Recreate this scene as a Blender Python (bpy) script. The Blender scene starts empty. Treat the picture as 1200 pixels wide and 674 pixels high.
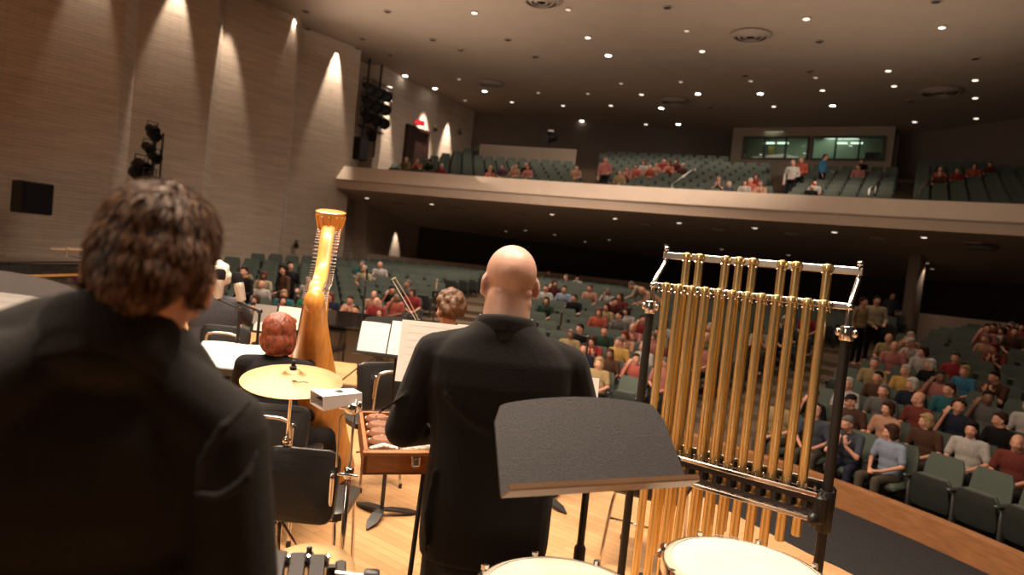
import bpy, math, random
from mathutils import Vector, Matrix, Euler
random.seed(7)
PI = math.pi
C = bpy.context.scene.collection
SC = bpy.context.scene
# ------------------------------------------------------------------ camera
FPX, CAMZ = 800.0, 1.75
ROLL, PITCH = math.radians(5.9), math.radians(2.3)
CM = Matrix.Translation((0, 0, CAMZ)) @ Matrix.Rotation(PI/2 - PITCH, 4, 'X') @ Matrix.Rotation(ROLL, 4, 'Z')
CMI = CM.inverted()
cd = bpy.data.cameras.new('camera'); cam = bpy.data.objects.new('camera', cd); C.objects.link(cam)
cam.matrix_world = CM
cd.sensor_width = 36; cd.lens = 36*FPX/1200; cd.clip_start = 0.05; cd.clip_end = 200
cd.dof.use_dof = True; cd.dof.focus_distance = 3.0; cd.dof.aperture_fstop = 2.2
SC.camera = cam
def P(px, py, d):
    return CM @ Vector(((px-600)/FPX*d, (337-py)/FPX*d, -d))
def Pz(px, py, z):
    a = P(px, py, 1); o = Vector((0, 0, CAMZ)); r = a-o
    t = (z-CAMZ)/r.z
    return o + r*t
def pix(v):
    c = CMI @ Vector(v)
    if c.z > -0.01: return (-9999, -9999, 0)
    return (600 + c.x/-c.z*FPX, 337 - c.y/-c.z*FPX, -c.z)
# ------------------------------------------------------------------ world, view, big lights
SC.view_settings.view_transform = 'Standard'; SC.view_settings.look = 'None'
SC.view_settings.gamma = 1; SC.view_settings.use_curve_mapping = False
SC.view_settings.exposure = 0.0
SC.cycles.use_denoising = True
SC.cycles.max_bounces = 8
SC.cycles.sample_clamp_indirect = 4
w = bpy.data.worlds.new('hall_air'); SC.world = w; w.use_nodes = True
w.node_tree.nodes['Background'].inputs[0].default_value = (1.0, 0.75, 0.55, 1)
w.node_tree.nodes['Background'].inputs[1].default_value = 0.03
def light(name, typ, loc, target, energy, color, **k):
    l = bpy.data.lights.new(name, typ); l.energy = energy; l.color = color
    for a, b in k.items(): setattr(l, a, b)
    o = bpy.data.objects.new(name, l); C.objects.link(o); o.location = loc
    d = Vector(target) - Vector(loc)
    o.rotation_euler = d.to_track_quat('-Z', 'Y').to_euler()
    return o
WARM = (1.0, 0.79, 0.60)
# the stage's overhead border lights
light('stage_border_light', 'AREA', (-0.8, 2.9, 7.5), (-0.8, 3.6, 0), 740, WARM, shape='RECTANGLE', size=6.0, size_y=1.2, spread=math.radians(130))
light('stage_border_light', 'AREA', (-4.5, 8.5, 7.8), (-4.5, 8.3, 0), 1300, WARM, shape='RECTANGLE', size=6.0, size_y=1.5, spread=math.radians(120))
light('stage_border_light', 'AREA', (1.3, 2.5, 5.5), (.5, 2.2, .84), 120, WARM, shape='RECTANGLE', size=1.6, size_y=.8)
# the hall's general light from the ceiling, with added fill lights among it
light('chimes_fill_light', 'AREA', (-4.2, -1.2, 4.2), (1.0, 3.2, 1.2), 80, WARM, shape='RECTANGLE', size=.6, size_y=2.2)  # added fill from the left to brighten the chime tubes, no fixture
light('ceiling_fill_light', 'AREA', (-3, 21, 6.8), (0, 22, 12), 430, (1, .80, .62), shape='RECTANGLE', size=12, size_y=8)  # added uplight that brightens the ceiling, not a built cove
light('ceiling_fill_light', 'AREA', (9, 19, 6.8), (9, 20, 12), 190, (1, .80, .62), shape='RECTANGLE', size=10, size_y=8)  # weaker added uplight for the right half of the ceiling
light('house_light', 'AREA', (-2, 18, 9.3), (-2.5, 18, 0), 850, (1, .82, .66), shape='RECTANGLE', size=9, size_y=7, spread=math.radians(115))
light('house_light', 'AREA', (9, 16, 9.3), (8, 16, 0), 210, (1, .80, .62), shape='RECTANGLE', size=8, size_y=6)
light('soffit_fill_light', 'AREA', (-.6, 11.9, .1), (4, 26, 4.5), 55, (1, .80, .62), shape='RECTANGLE', size=7, size_y=.8)  # added low fill aimed at the balcony soffit, no lamp in the pit
light('balcony_house_light', 'AREA', (4, 31, 9.3), (4, 31, 0), 430, (1, .82, .66), shape='RECTANGLE', size=14, size_y=4)
light('balcony_front_light', 'AREA', (6, 21.5, 9.4), (5, 25.5, 4.6), 260, (1, .80, .64), shape='RECTANGLE', size=16, size_y=1, spread=math.radians(70))

# ------------------------------------------------------------------ materials
MATS = {}
def mat(name, col, rough=.6, metal=0, var=.08, scale=12, bump=0, emit=0, trans=0, spec=None, stretch=None, sheen=0, coat=0):
    if name in MATS: return MATS[name]
    m = bpy.data.materials.new(name); m.use_nodes = True; MATS[name] = m
    nt = m.node_tree; b = nt.nodes['Principled BSDF']
    b.inputs['Roughness'].default_value = rough; b.inputs['Metallic'].default_value = metal
    if trans: b.inputs['Transmission Weight'].default_value = trans
    if spec is not None: b.inputs['Specular IOR Level'].default_value = spec
    if sheen: b.inputs['Sheen Weight'].default_value = sheen
    if coat: b.inputs['Coat Weight'].default_value = coat
    c = (col[0], col[1], col[2], 1)
    tc = nt.nodes.new('ShaderNodeTexCoord'); mp = nt.nodes.new('ShaderNodeMapping')
    nt.links.new(tc.outputs['Object'], mp.inputs[0])
    if stretch: mp.inputs['Scale'].default_value = stretch
    n = nt.nodes.new('ShaderNodeTexNoise'); n.inputs['Scale'].default_value = scale; n.inputs['Detail'].default_value = 4
    nt.links.new(mp.outputs[0], n.inputs['Vector'])
    r = nt.nodes.new('ShaderNodeValToRGB')
    r.color_ramp.elements[0].position = .3; r.color_ramp.elements[1].position = .7
    r.color_ramp.elements[0].color = tuple(max(0, x*(1-var)) for x in c[:3]) + (1,)
    r.color_ramp.elements[1].color = tuple(min(1, x*(1+var)) for x in c[:3]) + (1,)
    nt.links.new(n.outputs['Fac'], r.inputs[0]); nt.links.new(r.outputs[0], b.inputs['Base Color'])
    if bump:
        bp = nt.nodes.new('ShaderNodeBump'); bp.inputs['Strength'].default_value = bump; bp.inputs['Distance'].default_value = .01
        nt.links.new(n.outputs['Fac'], bp.inputs['Height']); nt.links.new(bp.outputs[0], b.inputs['Normal'])
    if emit:
        b.inputs['Emission Color'].default_value = c; b.inputs['Emission Strength'].default_value = emit
    return m
def S(r, g, b):    # sRGB 0-255 to linear
    f = lambda x: (x/255/12.92) if x/255 <= .04045 else ((x/255+.055)/1.055)**2.4
    return (f(r), f(g), f(b))
M = {}
M['suit'] = mat('charcoal_wool', (.008, .0068, .0064), .9, var=.3, scale=220, bump=.15, sheen=.05, spec=.2)
M['suitgrey'] = mat('dark_grey_wool', (.019, .0168, .0152), .9, var=.3, scale=220, bump=.15, spec=.2)
M['black'] = mat('black_paint', (.012, .011, .011), .45, var=.1)
M['blackcloth'] = mat('black_cloth', (.010, .009, .010), .9, var=.2, scale=90, spec=.2)
M['vinyl'] = mat('black_vinyl', (.014, .013, .012), .38, var=.15, scale=60, bump=.1)
M['desk'] = mat('speckled_black_powder_coat', (.035, .032, .033), .55, var=.5, scale=380, bump=.3)
M['chrome'] = mat('chrome', (.75, .72, .70), .16, 1, var=.03)
M['steel'] = mat('brushed_steel', (.5, .47, .44), .32, 1, var=.06)
M['brass'] = mat('satin_brass', (.95, .75, .39), .30, 1, var=.0, scale=6)
M['cymbal'] = mat('bronze_cymbal', (.44, .30, .155), .58, 1, var=.14, scale=9, stretch=(1, 1, 1))
M['white'] = mat('white_paper', (.90, .87, .82), .8, var=.03)
M['ink'] = mat('printed_ink', (.25, .24, .24), .8, var=.1)
M['stave'] = mat('faint_printed_staves', (.58, .55, .51), .8, var=.02)
M['greypaper'] = mat('grey_card', (.30, .27, .25), .8, var=.05)
M['skin'] = mat('skin', (.56, .27, .175), .5, var=.08, scale=18, bump=.05)
M['skinpink'] = mat('pink_skin', (.56, .33, .25), .45, var=.12, scale=14, bump=.05)
M['skindark'] = mat('brown_skin', (.20, .09, .05), .5, var=.08, scale=18)
M['eye'] = mat('dark_eye', (.03, .02, .02), .3)
M['lip'] = mat('lips', (.42, .14, .11), .5)
M['harpwood'] = mat('golden_maple', (.68, .31, .065), .36, var=.2, scale=7, stretch=(4, 4, .6), coat=.25)
M['harpcrown'] = mat('gilded_crown_wood', (.70, .30, .06), .3, var=.25, scale=14, coat=.5)
M['casewood'] = mat('stained_case_wood', (.34, .11, .03), .35, var=.2, scale=9, stretch=(1, 8, 8), coat=.4)
M['leather'] = mat('brown_block_wood', (.19, .075, .035), .4, var=.2, scale=20)
M['fleece'] = mat('white_fleece', (.75, .70, .62), .95, var=.1, scale=90, bump=.8)
M['drumhead'] = mat('calf_drumhead', (.62, .53, .42), .6, var=.07, scale=5)
M['drumrim'] = mat('cream_drumhead_collar', (.50, .44, .36), .5, var=.05)
M['copper'] = mat('copper_bowl', (.55, .25, .12), .3, 1, var=.1)
M['seatfab'] = mat('green_seat_fabric', (.070, .088, .070), .85, var=.18, scale=120, bump=.2)
M['seatshell'] = mat('dark_olive_seat_shell', (.022, .026, .022), .5, var=.1)
M['seatarm'] = mat('dark_grey_armrest', (.05, .05, .045), .4, var=.1)
M['carpet'] = mat('dark_grey_carpet', (.030, .029, .030), .95, var=.35, scale=60, bump=.3, spec=.1)
M['aisle'] = mat('brown_aisle_carpet', (.12, .085, .058), .95, var=.3, scale=50, spec=.1)
M['trimwood'] = mat('oak_nosing', (.34, .15, .06), .4, var=.2, scale=5, stretch=(1, 1, 8))
M['plaster'] = mat('taupe_ceiling_plaster', (.36, .28, .22), .9, var=.04, scale=1.2)
M['fascia'] = mat('cream_fascia_plaster', (.62, .50, .40), .8, var=.04, scale=2)
M['soffit'] = mat('taupe_soffit_plaster', (.60, .47, .37), .9, var=.04, scale=1.5)
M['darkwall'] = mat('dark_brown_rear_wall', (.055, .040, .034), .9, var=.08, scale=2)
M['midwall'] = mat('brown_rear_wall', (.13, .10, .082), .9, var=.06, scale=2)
M['boothwall'] = mat('tan_booth_wall', (.30, .235, .185), .85, var=.05, scale=2)
M['boothin'] = mat('pale_green_booth_wall', (.30, .36, .28), .8, var=.05)
M['gold'] = mat('gold_metal', (.62, .36, .12), .35, .8, var=.1)
M['gloss'] = mat('gloss_black_lacquer', (.010, .009, .009), .09, var=.05, coat=1)
M['ivory'] = mat('ivory_keys', (.8, .76, .66), .3)
M['lampoff'] = mat('unlit_lamp_recess', (.03, .022, .018), .6)
M['lamptrim'] = mat('lamp_trim_ring', (.30, .24, .20), .5)
M['lampon'] = mat('lit_lamp', (1, .90, .78), .5, emit=14)
M['lampmid'] = mat('dimmer_lit_lamp', (1, .86, .70), .5, emit=2.4)
M['lamplow'] = mat('faint_lit_lamp', (1, .82, .64), .5, emit=.6)
M['tube'] = mat('fluorescent_tube', (.80, 1, .80), .5, emit=1.6)
M['exit'] = mat('red_exit_letters', (1, .02, .05), .5, emit=3)
M['door'] = mat('dark_red_door', (.035, .012, .009), .5, var=.1)
M['violin'] = mat('varnished_violin_wood', (.42, .12, .03), .25, var=.2, scale=20, coat=.5)
M['micbeige'] = mat('nickel_microphone_body', (.55, .46, .38), .35, .4)
M['blockbar'] = mat('dark_synthetic_bars', (.010, .008, .009), .4, var=.2, scale=40)
M['glass'] = mat('window_glass', (.9, .95, .92), .02, trans=1, var=0)

# striated brick wall
def brick_mat():
    m = bpy.data.materials.new('striated_tan_brick'); m.use_nodes = True; nt = m.node_tree; b = nt.nodes['Principled BSDF']
    b.inputs['Roughness'].default_value = .9
    tc = nt.nodes.new('ShaderNodeTexCoord')
    br = nt.nodes.new('ShaderNodeTexBrick'); br.inputs['Scale'].default_value = 1
    br.inputs['Brick Width'].default_value = .60; br.inputs['Row Height'].default_value = .10; br.inputs['Mortar Size'].default_value = .008
    br.inputs['Mortar Smooth'].default_value = .3
    br.inputs['Color1'].default_value = (.56, .46, .375, 1); br.inputs['Color2'].default_value = (.51, .415, .335, 1); br.inputs['Mortar'].default_value = (.41, .33, .265, 1)
    nt.links.new(tc.outputs['UV'], br.inputs['Vector'])
    mp = nt.nodes.new('ShaderNodeMapping'); mp.inputs['Scale'].default_value = (.5, 6, 1); nt.links.new(tc.outputs['UV'], mp.inputs[0])
    n = nt.nodes.new('ShaderNodeTexNoise'); n.inputs['Scale'].default_value = 1.3; n.inputs['Detail'].default_value = 6; nt.links.new(mp.outputs[0], n.inputs['Vector'])
    r = nt.nodes.new('ShaderNodeValToRGB'); r.color_ramp.elements[0].position = .3; r.color_ramp.elements[1].position = .7
    r.color_ramp.elements[0].color = (.86, .85, .84, 1); r.color_ramp.elements[1].color = (1.12, 1.1, 1.08, 1)
    nt.links.new(n.outputs['Fac'], r.inputs[0])
    mx = nt.nodes.new('ShaderNodeMix'); mx.data_type = 'RGBA'; mx.blend_type = 'MULTIPLY'; mx.inputs['Factor'].default_value = 1
    nt.links.new(br.outputs['Color'], mx.inputs['A']); nt.links.new(r.outputs[0], mx.inputs['B']); nt.links.new(mx.outputs['Result'], b.inputs['Base Color'])
    bp = nt.nodes.new('ShaderNodeBump'); bp.inputs['Strength'].default_value = .7; bp.inputs['Distance'].default_value = .03
    nt.links.new(br.outputs['Fac'], bp.inputs['Height']); bp.invert = True; nt.links.new(bp.outputs[0], b.inputs['Normal'])
    return m
M['brick'] = brick_mat()
def floor_mat():
    m = bpy.data.materials.new('oak_strip_floor'); m.use_nodes = True; nt = m.node_tree; b = nt.nodes['Principled BSDF']
    b.inputs['Roughness'].default_value = .36
    tc = nt.nodes.new('ShaderNodeTexCoord'); mp = nt.nodes.new('ShaderNodeMapping'); mp.inputs['Rotation'].default_value = (0, 0, math.radians(38))
    nt.links.new(tc.outputs['Object'], mp.inputs[0])
    br = nt.nodes.new('ShaderNodeTexBrick'); br.inputs['Scale'].default_value = 1
    br.inputs['Brick Width'].default_value = 1.1; br.inputs['Row Height'].default_value = .065; br.inputs['Mortar Size'].default_value = .0016
    br.inputs['Color1'].default_value = (.47, .275, .13, 1); br.inputs['Color2'].default_value = (.385, .21, .092, 1); br.inputs['Mortar'].default_value = (.22, .10, .035, 1)
    br.offset = .37; br.inputs['Bias'].default_value = -.2
    nt.links.new(mp.outputs[0], br.inputs['Vector'])
    n = nt.nodes.new('ShaderNodeTexNoise'); n.inputs['Scale'].default_value = 3; n.inputs['Detail'].default_value = 5
    mp2 = nt.nodes.new('ShaderNodeMapping'); mp2.inputs['Scale'].default_value = (1, 12, 1); mp2.inputs['Rotation'].default_value = (0, 0, math.radians(38))
    nt.links.new(tc.outputs['Object'], mp2.inputs[0]); nt.links.new(mp2.outputs[0], n.inputs['Vector'])
    r = nt.nodes.new('ShaderNodeValToRGB'); r.color_ramp.elements[0].color = (.86, .84, .82, 1); r.color_ramp.elements[1].color = (1.12, 1.1, 1.05, 1)
    nt.links.new(n.outputs['Fac'], r.inputs[0])
    mx = nt.nodes.new('ShaderNodeMix'); mx.data_type = 'RGBA'; mx.blend_type = 'MULTIPLY'; mx.inputs['Factor'].default_value = 1
    nt.links.new(br.outputs['Color'], mx.inputs['A']); nt.links.new(r.outputs[0], mx.inputs['B']); nt.links.new(mx.outputs['Result'], b.inputs['Base Color'])
    return m
M['floor'] = floor_mat()

# ------------------------------------------------------------------ mesh building
def basis(d):
    d = Vector(d).normalized(); a = Vector((0, 0, 1)) if abs(d.z) < .9 else Vector((1, 0, 0))
    u = d.cross(a).normalized(); return u, d.cross(u).normalized(), d
class MB:
    def __init__(s): s.v = []; s.f = []; s.mi = []; s.uv = {}; s.m = 0
    def face(s, f): s.f.append(f); s.mi.append(s.m)
    def add(s, vs, fs):
        o = len(s.v); s.v += [tuple(v) for v in vs]
        for f in fs: s.face(tuple(i+o for i in f))
        return s
    def box(s, c, size, rot=None, bev=0):
        c = Vector(c); x, y, z = [k/2 for k in size]; R = rot if rot is not None else Matrix.Identity(3)
        if bev <= 0:
            vs = [c + R @ Vector((a*x, b*y, e*z)) for a in (-1, 1) for b in (-1, 1) for e in (-1, 1)]
            return s.add(vs, [(0, 1, 3, 2), (4, 6, 7, 5), (0, 4, 5, 1), (2, 3, 7, 6), (0, 2, 6, 4), (1, 5, 7, 3)])
        # chamfered: outline chamfered in xy, capped top and bottom insets
        def ring(ix, iy, zz):
            bx, by = x-ix, y-iy; q = bev
            return [c + R @ Vector(p) for p in ((-bx+q, -by, zz), (bx-q, -by, zz), (bx, -by+q, zz), (bx, by-q, zz), (bx-q, by, zz), (-bx+q, by, zz), (-bx, by-q, zz), (-bx, -by+q, zz))]
        return s.loft([ring(bev*.8, bev*.8, -z), ring(0, 0, -z+bev), ring(0, 0, z-bev), ring(bev*.8, bev*.8, z)])
    def loft(s, rings, cap=True, closed=True):
        n = len(rings[0]); o = len(s.v)
        for r in rings: s.v += [tuple(v) for v in r]
        for i in range(len(rings)-1):
            for j in range(n if closed else n-1):
                k = (j+1) % n
                s.face((o+i*n+j, o+i*n+k, o+(i+1)*n+k, o+(i+1)*n+j))
        if cap:
            s.face(tuple(o+j for j in reversed(range(n)))); s.face(tuple(o+(len(rings)-1)*n+j for j in range(n)))
        return s
    def tube(s, pts, r, n=8, cap=True):
        pts = [Vector(p) for p in pts]; rr = r if isinstance(r, (list, tuple)) else [r]*len(pts)
        rings = []; u = None
        for i, p in enumerate(pts):
            d = (pts[min(i+1, len(pts)-1)] - pts[max(i-1, 0)])
            if d.length < 1e-9: d = Vector((0, 0, 1))
            d.normalize()
            if u is None: u, v, _ = basis(d)
            else:
                u = (u - d*u.dot(d)).normalized(); v = d.cross(u)
            rings.append([p + (u*math.cos(2*PI*k/n) + v*math.sin(2*PI*k/n))*rr[i] for k in range(n)])
            v = d.cross(u)
        return s.loft(rings, cap)
    def lathe(s, prof, c=(0, 0, 0), axis=(0, 0, 1), n=24, cap=True):
        u, v, d = basis(axis); c = Vector(c)
        return s.loft([[c + d*z + (u*math.cos(2*PI*k/n) + v*math.sin(2*PI*k/n))*max(r, .0002) for k in range(n)] for r, z in prof], cap)
    def ell(s, c, r, R=None, n=14, m=9):
        c = Vector(c); R = R or Matrix.Identity(3); rings = []
        for i in range(m+1):
            t = -PI/2 + PI*i/m; ct = max(math.cos(t), .02)
            rings.append([c + R @ Vector((r[0]*ct*math.cos(2*PI*k/n), r[1]*ct*math.sin(2*PI*k/n), r[2]*math.sin(t))) for k in range(n)])
        return s.loft(rings)
    def cap(s, a, b, ra, rb, n=12):
        a, b = Vector(a), Vector(b); u, v, d = basis(b-a if (b-a).length > 1e-6 else Vector((0, 0, 1))); rings = []
        for i in range(4):
            t = -PI/2 + PI/2*i/3.0; rings.append((a + d*ra*math.sin(t), ra*max(math.cos(t), .03)))
        for i in range(4):
            t = PI/2*i/3.0; rings.append((b + d*rb*math.sin(t), rb*max(math.cos(t), .03)))
        return s.loft([[p + (u*math.cos(2*PI*k/n) + v*math.sin(2*PI*k/n))*r for k in range(n)] for p, r in rings])
    def chain(s, pts, rs, n=12):
        for i in range(len(pts)-1): s.cap(pts[i], pts[i+1], rs[i], rs[i+1], n)
        return s
    def prism(s, poly, z0, z1):
        return s.loft([[(x, y, z0) for x, y in poly], [(x, y, z1) for x, y in poly]])
    def mesh(s, name):
        me = bpy.data.meshes.new(name); me.from_pydata(s.v, [], s.f); me.update()
        return me
def prop(o, label=None, cat=None, group=None, kind=None):
    if label: o['label'] = label
    if cat: o['category'] = cat
    if group: o['group'] = group
    if kind: o['kind'] = kind
    return o
def obj(name, mb, m, parent=None, smooth=False, uv=None, label=None):
    me = mb if isinstance(mb, bpy.types.Mesh) else mb.mesh(name)
    ms = m if isinstance(m, (list, tuple)) else [m]
    if not me.materials:
        for x in ms: me.materials.append(x)
        if len(ms) > 1 and isinstance(mb, MB): me.polygons.foreach_set('material_index', mb.mi)
    if uv:
        l = me.uv_layers.new(name='UVMap')
        for p in me.polygons:
            for li in p.loop_indices: l.data[li].uv = uv(me.vertices[me.loops[li].vertex_index].co)
    if smooth:
        me.shade_smooth()
        if smooth != True: me.set_sharp_from_angle(angle=math.radians(smooth))
    o = bpy.data.objects.new(name, me); C.objects.link(o); o.parent = parent
    if label: o['label'] = label
    return o
def empty(name, loc=(0, 0, 0), rz=0, label=None, cat=None, group=None):
    o = bpy.data.objects.new(name, None); C.objects.link(o); o.location = loc; o.rotation_euler = (0, 0, rz); o.empty_display_size = .1
    return prop(o, label, cat, group)
def struct(name, mb, m, **k):
    o = obj(name, mb, m, **k); o['kind'] = 'structure'; return o
KIDS = {}
def learn(root):
    ch = [o for o in C.objects if o.parent == root]; KIDS[root.name] = ch
    for c in ch: learn(c)
def _dk(src, new):
    for ch in KIDS.get(src.name, []):
        c = ch.copy(); C.objects.link(c); c.parent = new; _dk(ch, c)
def dup(root, loc=None, rz=None, label=None, group=None, cat=None):
    r = root.copy(); C.objects.link(r)
    if loc is not None: r.location = loc
    if rz is not None: r.rotation_euler = (0, 0, rz)
    if label: r['label'] = label
    if group: r['group'] = group
    if cat: r['category'] = cat
    _dk(root, r); return r
def remesh(mb, voxel, smooth_it=6, name='blob', factor=.5):
    me = mb.mesh(name); o = bpy.data.objects.new('tmp', me); C.objects.link(o)
    a = o.modifiers.new('r', 'REMESH'); a.mode = 'VOXEL'; a.voxel_size = voxel; a.use_smooth_shade = True
    if smooth_it:
        b = o.modifiers.new('s', 'SMOOTH'); b.iterations = smooth_it; b.factor = factor
    dg = bpy.context.evaluated_depsgraph_get(); dg.update()
    out = bpy.data.meshes.new_from_object(o.evaluated_get(dg)); out.name = name
    bpy.data.objects.remove(o); bpy.data.meshes.remove(me)
    out.shade_smooth(); out.materials.clear()
    return out
def catmull(pts, n=8):
    out = []; p = [Vector(q) for q in pts]
    for i in range(len(p)-1):
        a, b, c, d = p[max(i-1, 0)], p[i], p[i+1], p[min(i+2, len(p)-1)]
        for k in range(n):
            t = k/n
            out.append(.5*((2*b) + (c-a)*t + (2*a-5*b+4*c-d)*t*t + (3*b-a-3*c+d)*t**3))
    out.append(p[-1]); return out
# ------------------------------------------------------------------ the hall
HC = Vector((-3.5, 4.0, 0))             # centre of the curved main-floor rows
def polar(r, az, z=0):                  # az in degrees, from +Y towards +X
    a = math.radians(az); return Vector((HC.x + r*math.sin(a), HC.y + r*math.cos(a), z))
ROW0, ROWD, NF = 10.2, .87, 10
def ztop(r): return -.15 + .14*(min(r, 18.5)-10.2) + .022*max(0, r-18.5)
SEATH = .91
def zfl(r): return ztop(r)-SEATH

EDGE = catmull([(3.6, 1.0, 0), (2.75, 3.2, 0), (2.32, 4.23, 0), (2.1, 4.61, 0), (1.35, 6.2, 0), (.3, 8.0, 0), (-1.0, 9.9, 0), (-2.8, 11.7, 0), (-6, 12.6, 0), (-10, 12.9, 0), (-15.2, 12.9, 0)], 6)
mb = MB()
poly = [(p.x, p.y) for p in EDGE] + [(-19.5, 4), (-19.5, -4), (4.5, -4)]
mb.prism(poly, -.05, 0); struct('floor', mb, M['floor'])
mb = MB(); mb.loft([[(p.x, p.y, -.05) for p in EDGE], [(p.x, p.y, -1.35) for p in EDGE]], cap=False, closed=False)
struct('trim_2', mb, M['blackcloth'])
# sunken pit between the stage and the first row
mb = MB(); mb.prism([(-22, -6), (14, -6), (14, 16), (-14, 16)], -1.25, -1.02); struct('floor_pit', mb, M['carpet'])
AZ = [-75 + 3*i for i in range(66)]
mb = MB()
mb.loft([[polar(r, a, z) for a in AZ] for r, z in ((9.32, -1.03), (9.32, -.70), (9.48, -.70), (9.48, -1.0))], cap=False, closed=False)
struct('trim_1', mb, M['trimwood'], smooth=30)
# raked house floor, one step for each row
rr = [(9.48, -1.0)]
rows = [ROW0 + ROWD*k for k in range(NF)] + [20.6 + ROWD*k for k in range(8)]
for r in rows: rr += [(r-.62, rr[-1][1]), (r-.62, zfl(r))]
rr += [(36, zfl(27.5)), (36, zfl(27.5)-.2)]
mb = MB(); mb.loft([[polar(r, a, z) for a in AZ] for r, z in rr], cap=False, closed=False)
struct('floor_house', mb, M['aisle'])

# left wall, saw-toothed brick
LW = Vector((.48, 1, 0)).normalized(); LN = Vector((LW.y, -LW.x, 0)); L0 = Vector((-10.44-.48*24.71, 0, 0))
def lw(y, off=0):
    return Vector((L0.x + .48*y, y, 0)) + LN*off
ys = [2.6, 5.4, 6.1, 8.8, 9.5, 11.9, 12.6, 14.9, 15.6, 17.9, 20.3, 21.1, 23.1, 23.9, 26.4, 27.2, 29.7]
prof = [lw(-6, -.1)]
for i, y in enumerate(ys): prof.append(lw(y, .0 if i % 2 == 0 else .7) if i < 9 else lw(y, 0 if i % 2 else .7))
prof += [lw(29.75, -.55), lw(31.6, -.55), lw(31.65, .12), lw(33.2, .12), lw(34.6, .02), lw(36, .2), lw(37.6, .06), lw(39.5, .2)]
def wall_strip(name, pts, z0, z1, m, th=.25):
    mb = MB(); mb.loft([[(p.x, p.y, z0) for p in pts], [(p.x, p.y, z1) for p in pts]], cap=False, closed=False)
    me = mb.mesh(name); acc = [0]
    for i in range(len(pts)-1): acc.append(acc[-1] + (pts[i+1]-pts[i]).length)
    l = me.uv_layers.new(name='UVMap'); n = len(pts)
    for p in me.polygons:
        for li in p.loop_indices:
            vi = me.loops[li].vertex_index; l.data[li].uv = (acc[vi % n], me.vertices[vi].co.z)
    o = struct(name, me, m); return o
wall_strip('wall_left', prof, -1.4, 10.05, M['brick'])
# upper rear wall, lower rear wall, right wall
def arc3(a, b, c, n=24):
    ax, ay, bx, by, cx, cy = a[0], a[1], b[0], b[1], c[0], c[1]
    d = 2*(ax*(by-cy)+bx*(cy-ay)+cx*(ay-by))
    ux = ((ax*ax+ay*ay)*(by-cy)+(bx*bx+by*by)*(cy-ay)+(cx*cx+cy*cy)*(ay-by))/d
    uy = ((ax*ax+ay*ay)*(cx-bx)+(bx*bx+by*by)*(ax-cx)+(cx*cx+cy*cy)*(bx-ax))/d
    return Vector((ux, uy, 0)), math.hypot(ax-ux, ay-uy)
BC, BR = arc3((-7.75, 29.17), (5.85, 25.15), (14.96, 20.54))
def bal(r, a, z=0): return Vector((BC.x + (BR+r)*math.sin(math.radians(a)), BC.y + (BR+r)*math.cos(math.radians(a)), z))
def azb(x, y): return math.degrees(math.atan2(x-BC.x, y-BC.y))
A0, A1 = azb(-7.9, 29.2), azb(25, 13.5)
BA = [A0 + (A1-A0)*i/40 for i in range(41)]
up = catmull([(-3.2, 39.6, 0), (4, 38.8, 0), (11.4, 37.9, 0), (18.6, 33.4, 0), (21.5, 28.4, 0), (25.5, 19, 0), (27, 10, 0)], 6)
upl = catmull([(-3.2, 39.6, 0), (4, 38.9, 0), (11.6, 38.9, 0)], 6); upr = catmull([(18.6, 34.7, 0), (21.5, 28.4, 0), (25.5, 19, 0), (27, 10, 0)], 6)
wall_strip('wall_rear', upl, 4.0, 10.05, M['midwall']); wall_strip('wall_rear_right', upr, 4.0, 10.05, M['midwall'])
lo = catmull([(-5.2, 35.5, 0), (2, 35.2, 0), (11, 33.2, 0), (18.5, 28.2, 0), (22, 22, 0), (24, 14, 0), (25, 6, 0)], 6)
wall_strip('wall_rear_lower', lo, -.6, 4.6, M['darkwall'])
wall_strip('wall_right', [Vector((27, 12, 0)), Vector((25, 2, 0)), Vector((20, -6, 0))], -1.4, 10.05, M['midwall'])
# ceiling with a shallow step, soffit
mb = MB()
mb.loft([[(-26, -1, 10.6), (-26, 22.0, 10.6), (-26, 22.3, 10.0), (-26, 44, 10.0)], [(30, -7, 10.6), (30, 12.0, 10.6), (30, 12.3, 10.0), (30, 44, 10.0)]], cap=False, closed=False)
struct('ceiling', mb, M['plaster'])
# balcony: fascia, soffit, stepped deck
mb = MB()
mb.loft([[bal(r, a, z) for a in BA] for r, z in ((.14, 4.60), (.14, 4.96), (0, 4.98), (-.30, 4.40), (-.26, 4.34))], cap=False, closed=False)
struct('trim_balcony_front', mb, M['fascia'], smooth=30)
mb = MB(); mb.loft([[bal(r, a, z) for a in BA] for r, z in ((-.25, 4.36), (-.20, 4.02), (-.16, 4.0), (0, 4.0))], cap=False, closed=False)
struct('trim_balcony_underband', mb, M['soffit'], smooth=30)
def zso(r): return 4.00 - .145*min(r+.26, 9.6)
mb = MB(); mb.loft([[bal(r, a, zso(r)) for a in BA] for r in (-.26, .6, 3, 6, 9.34, 14)], cap=False, closed=False)
struct('ceiling_soffit', mb, M['soffit'])
BROW = [1.15 + .92*k for k in range(11)]
def zb(k): return 4.12 + .30*k
rr = [(.14, 4.60), (.14, 4.12)]
for k, r in enumerate(BROW): rr += [(r-.55, rr[-1][1]), (r-.55, zb(k))]
rr += [(15, zb(10))]
mb = MB(); mb.loft([[bal(r, a, z) for a in BA] for r, z in rr], cap=False, closed=False)
struct('floor_balcony', mb, M['aisle'])
# rounded column under the balcony
for px, py, d in ((1071, 335, 25.0),):
    p = P(px, py, d); zt9 = zso(math.hypot(p.x-BC.x, p.y-BC.y)-BR)+.03; mb = MB(); mb.box((p.x, p.y, (zt9-1)/2), (.44, .44, zt9+1), Matrix.Rotation(.5, 3, 'Z'), .05); struct('column', mb, M['boothwall'], smooth=40)
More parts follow.
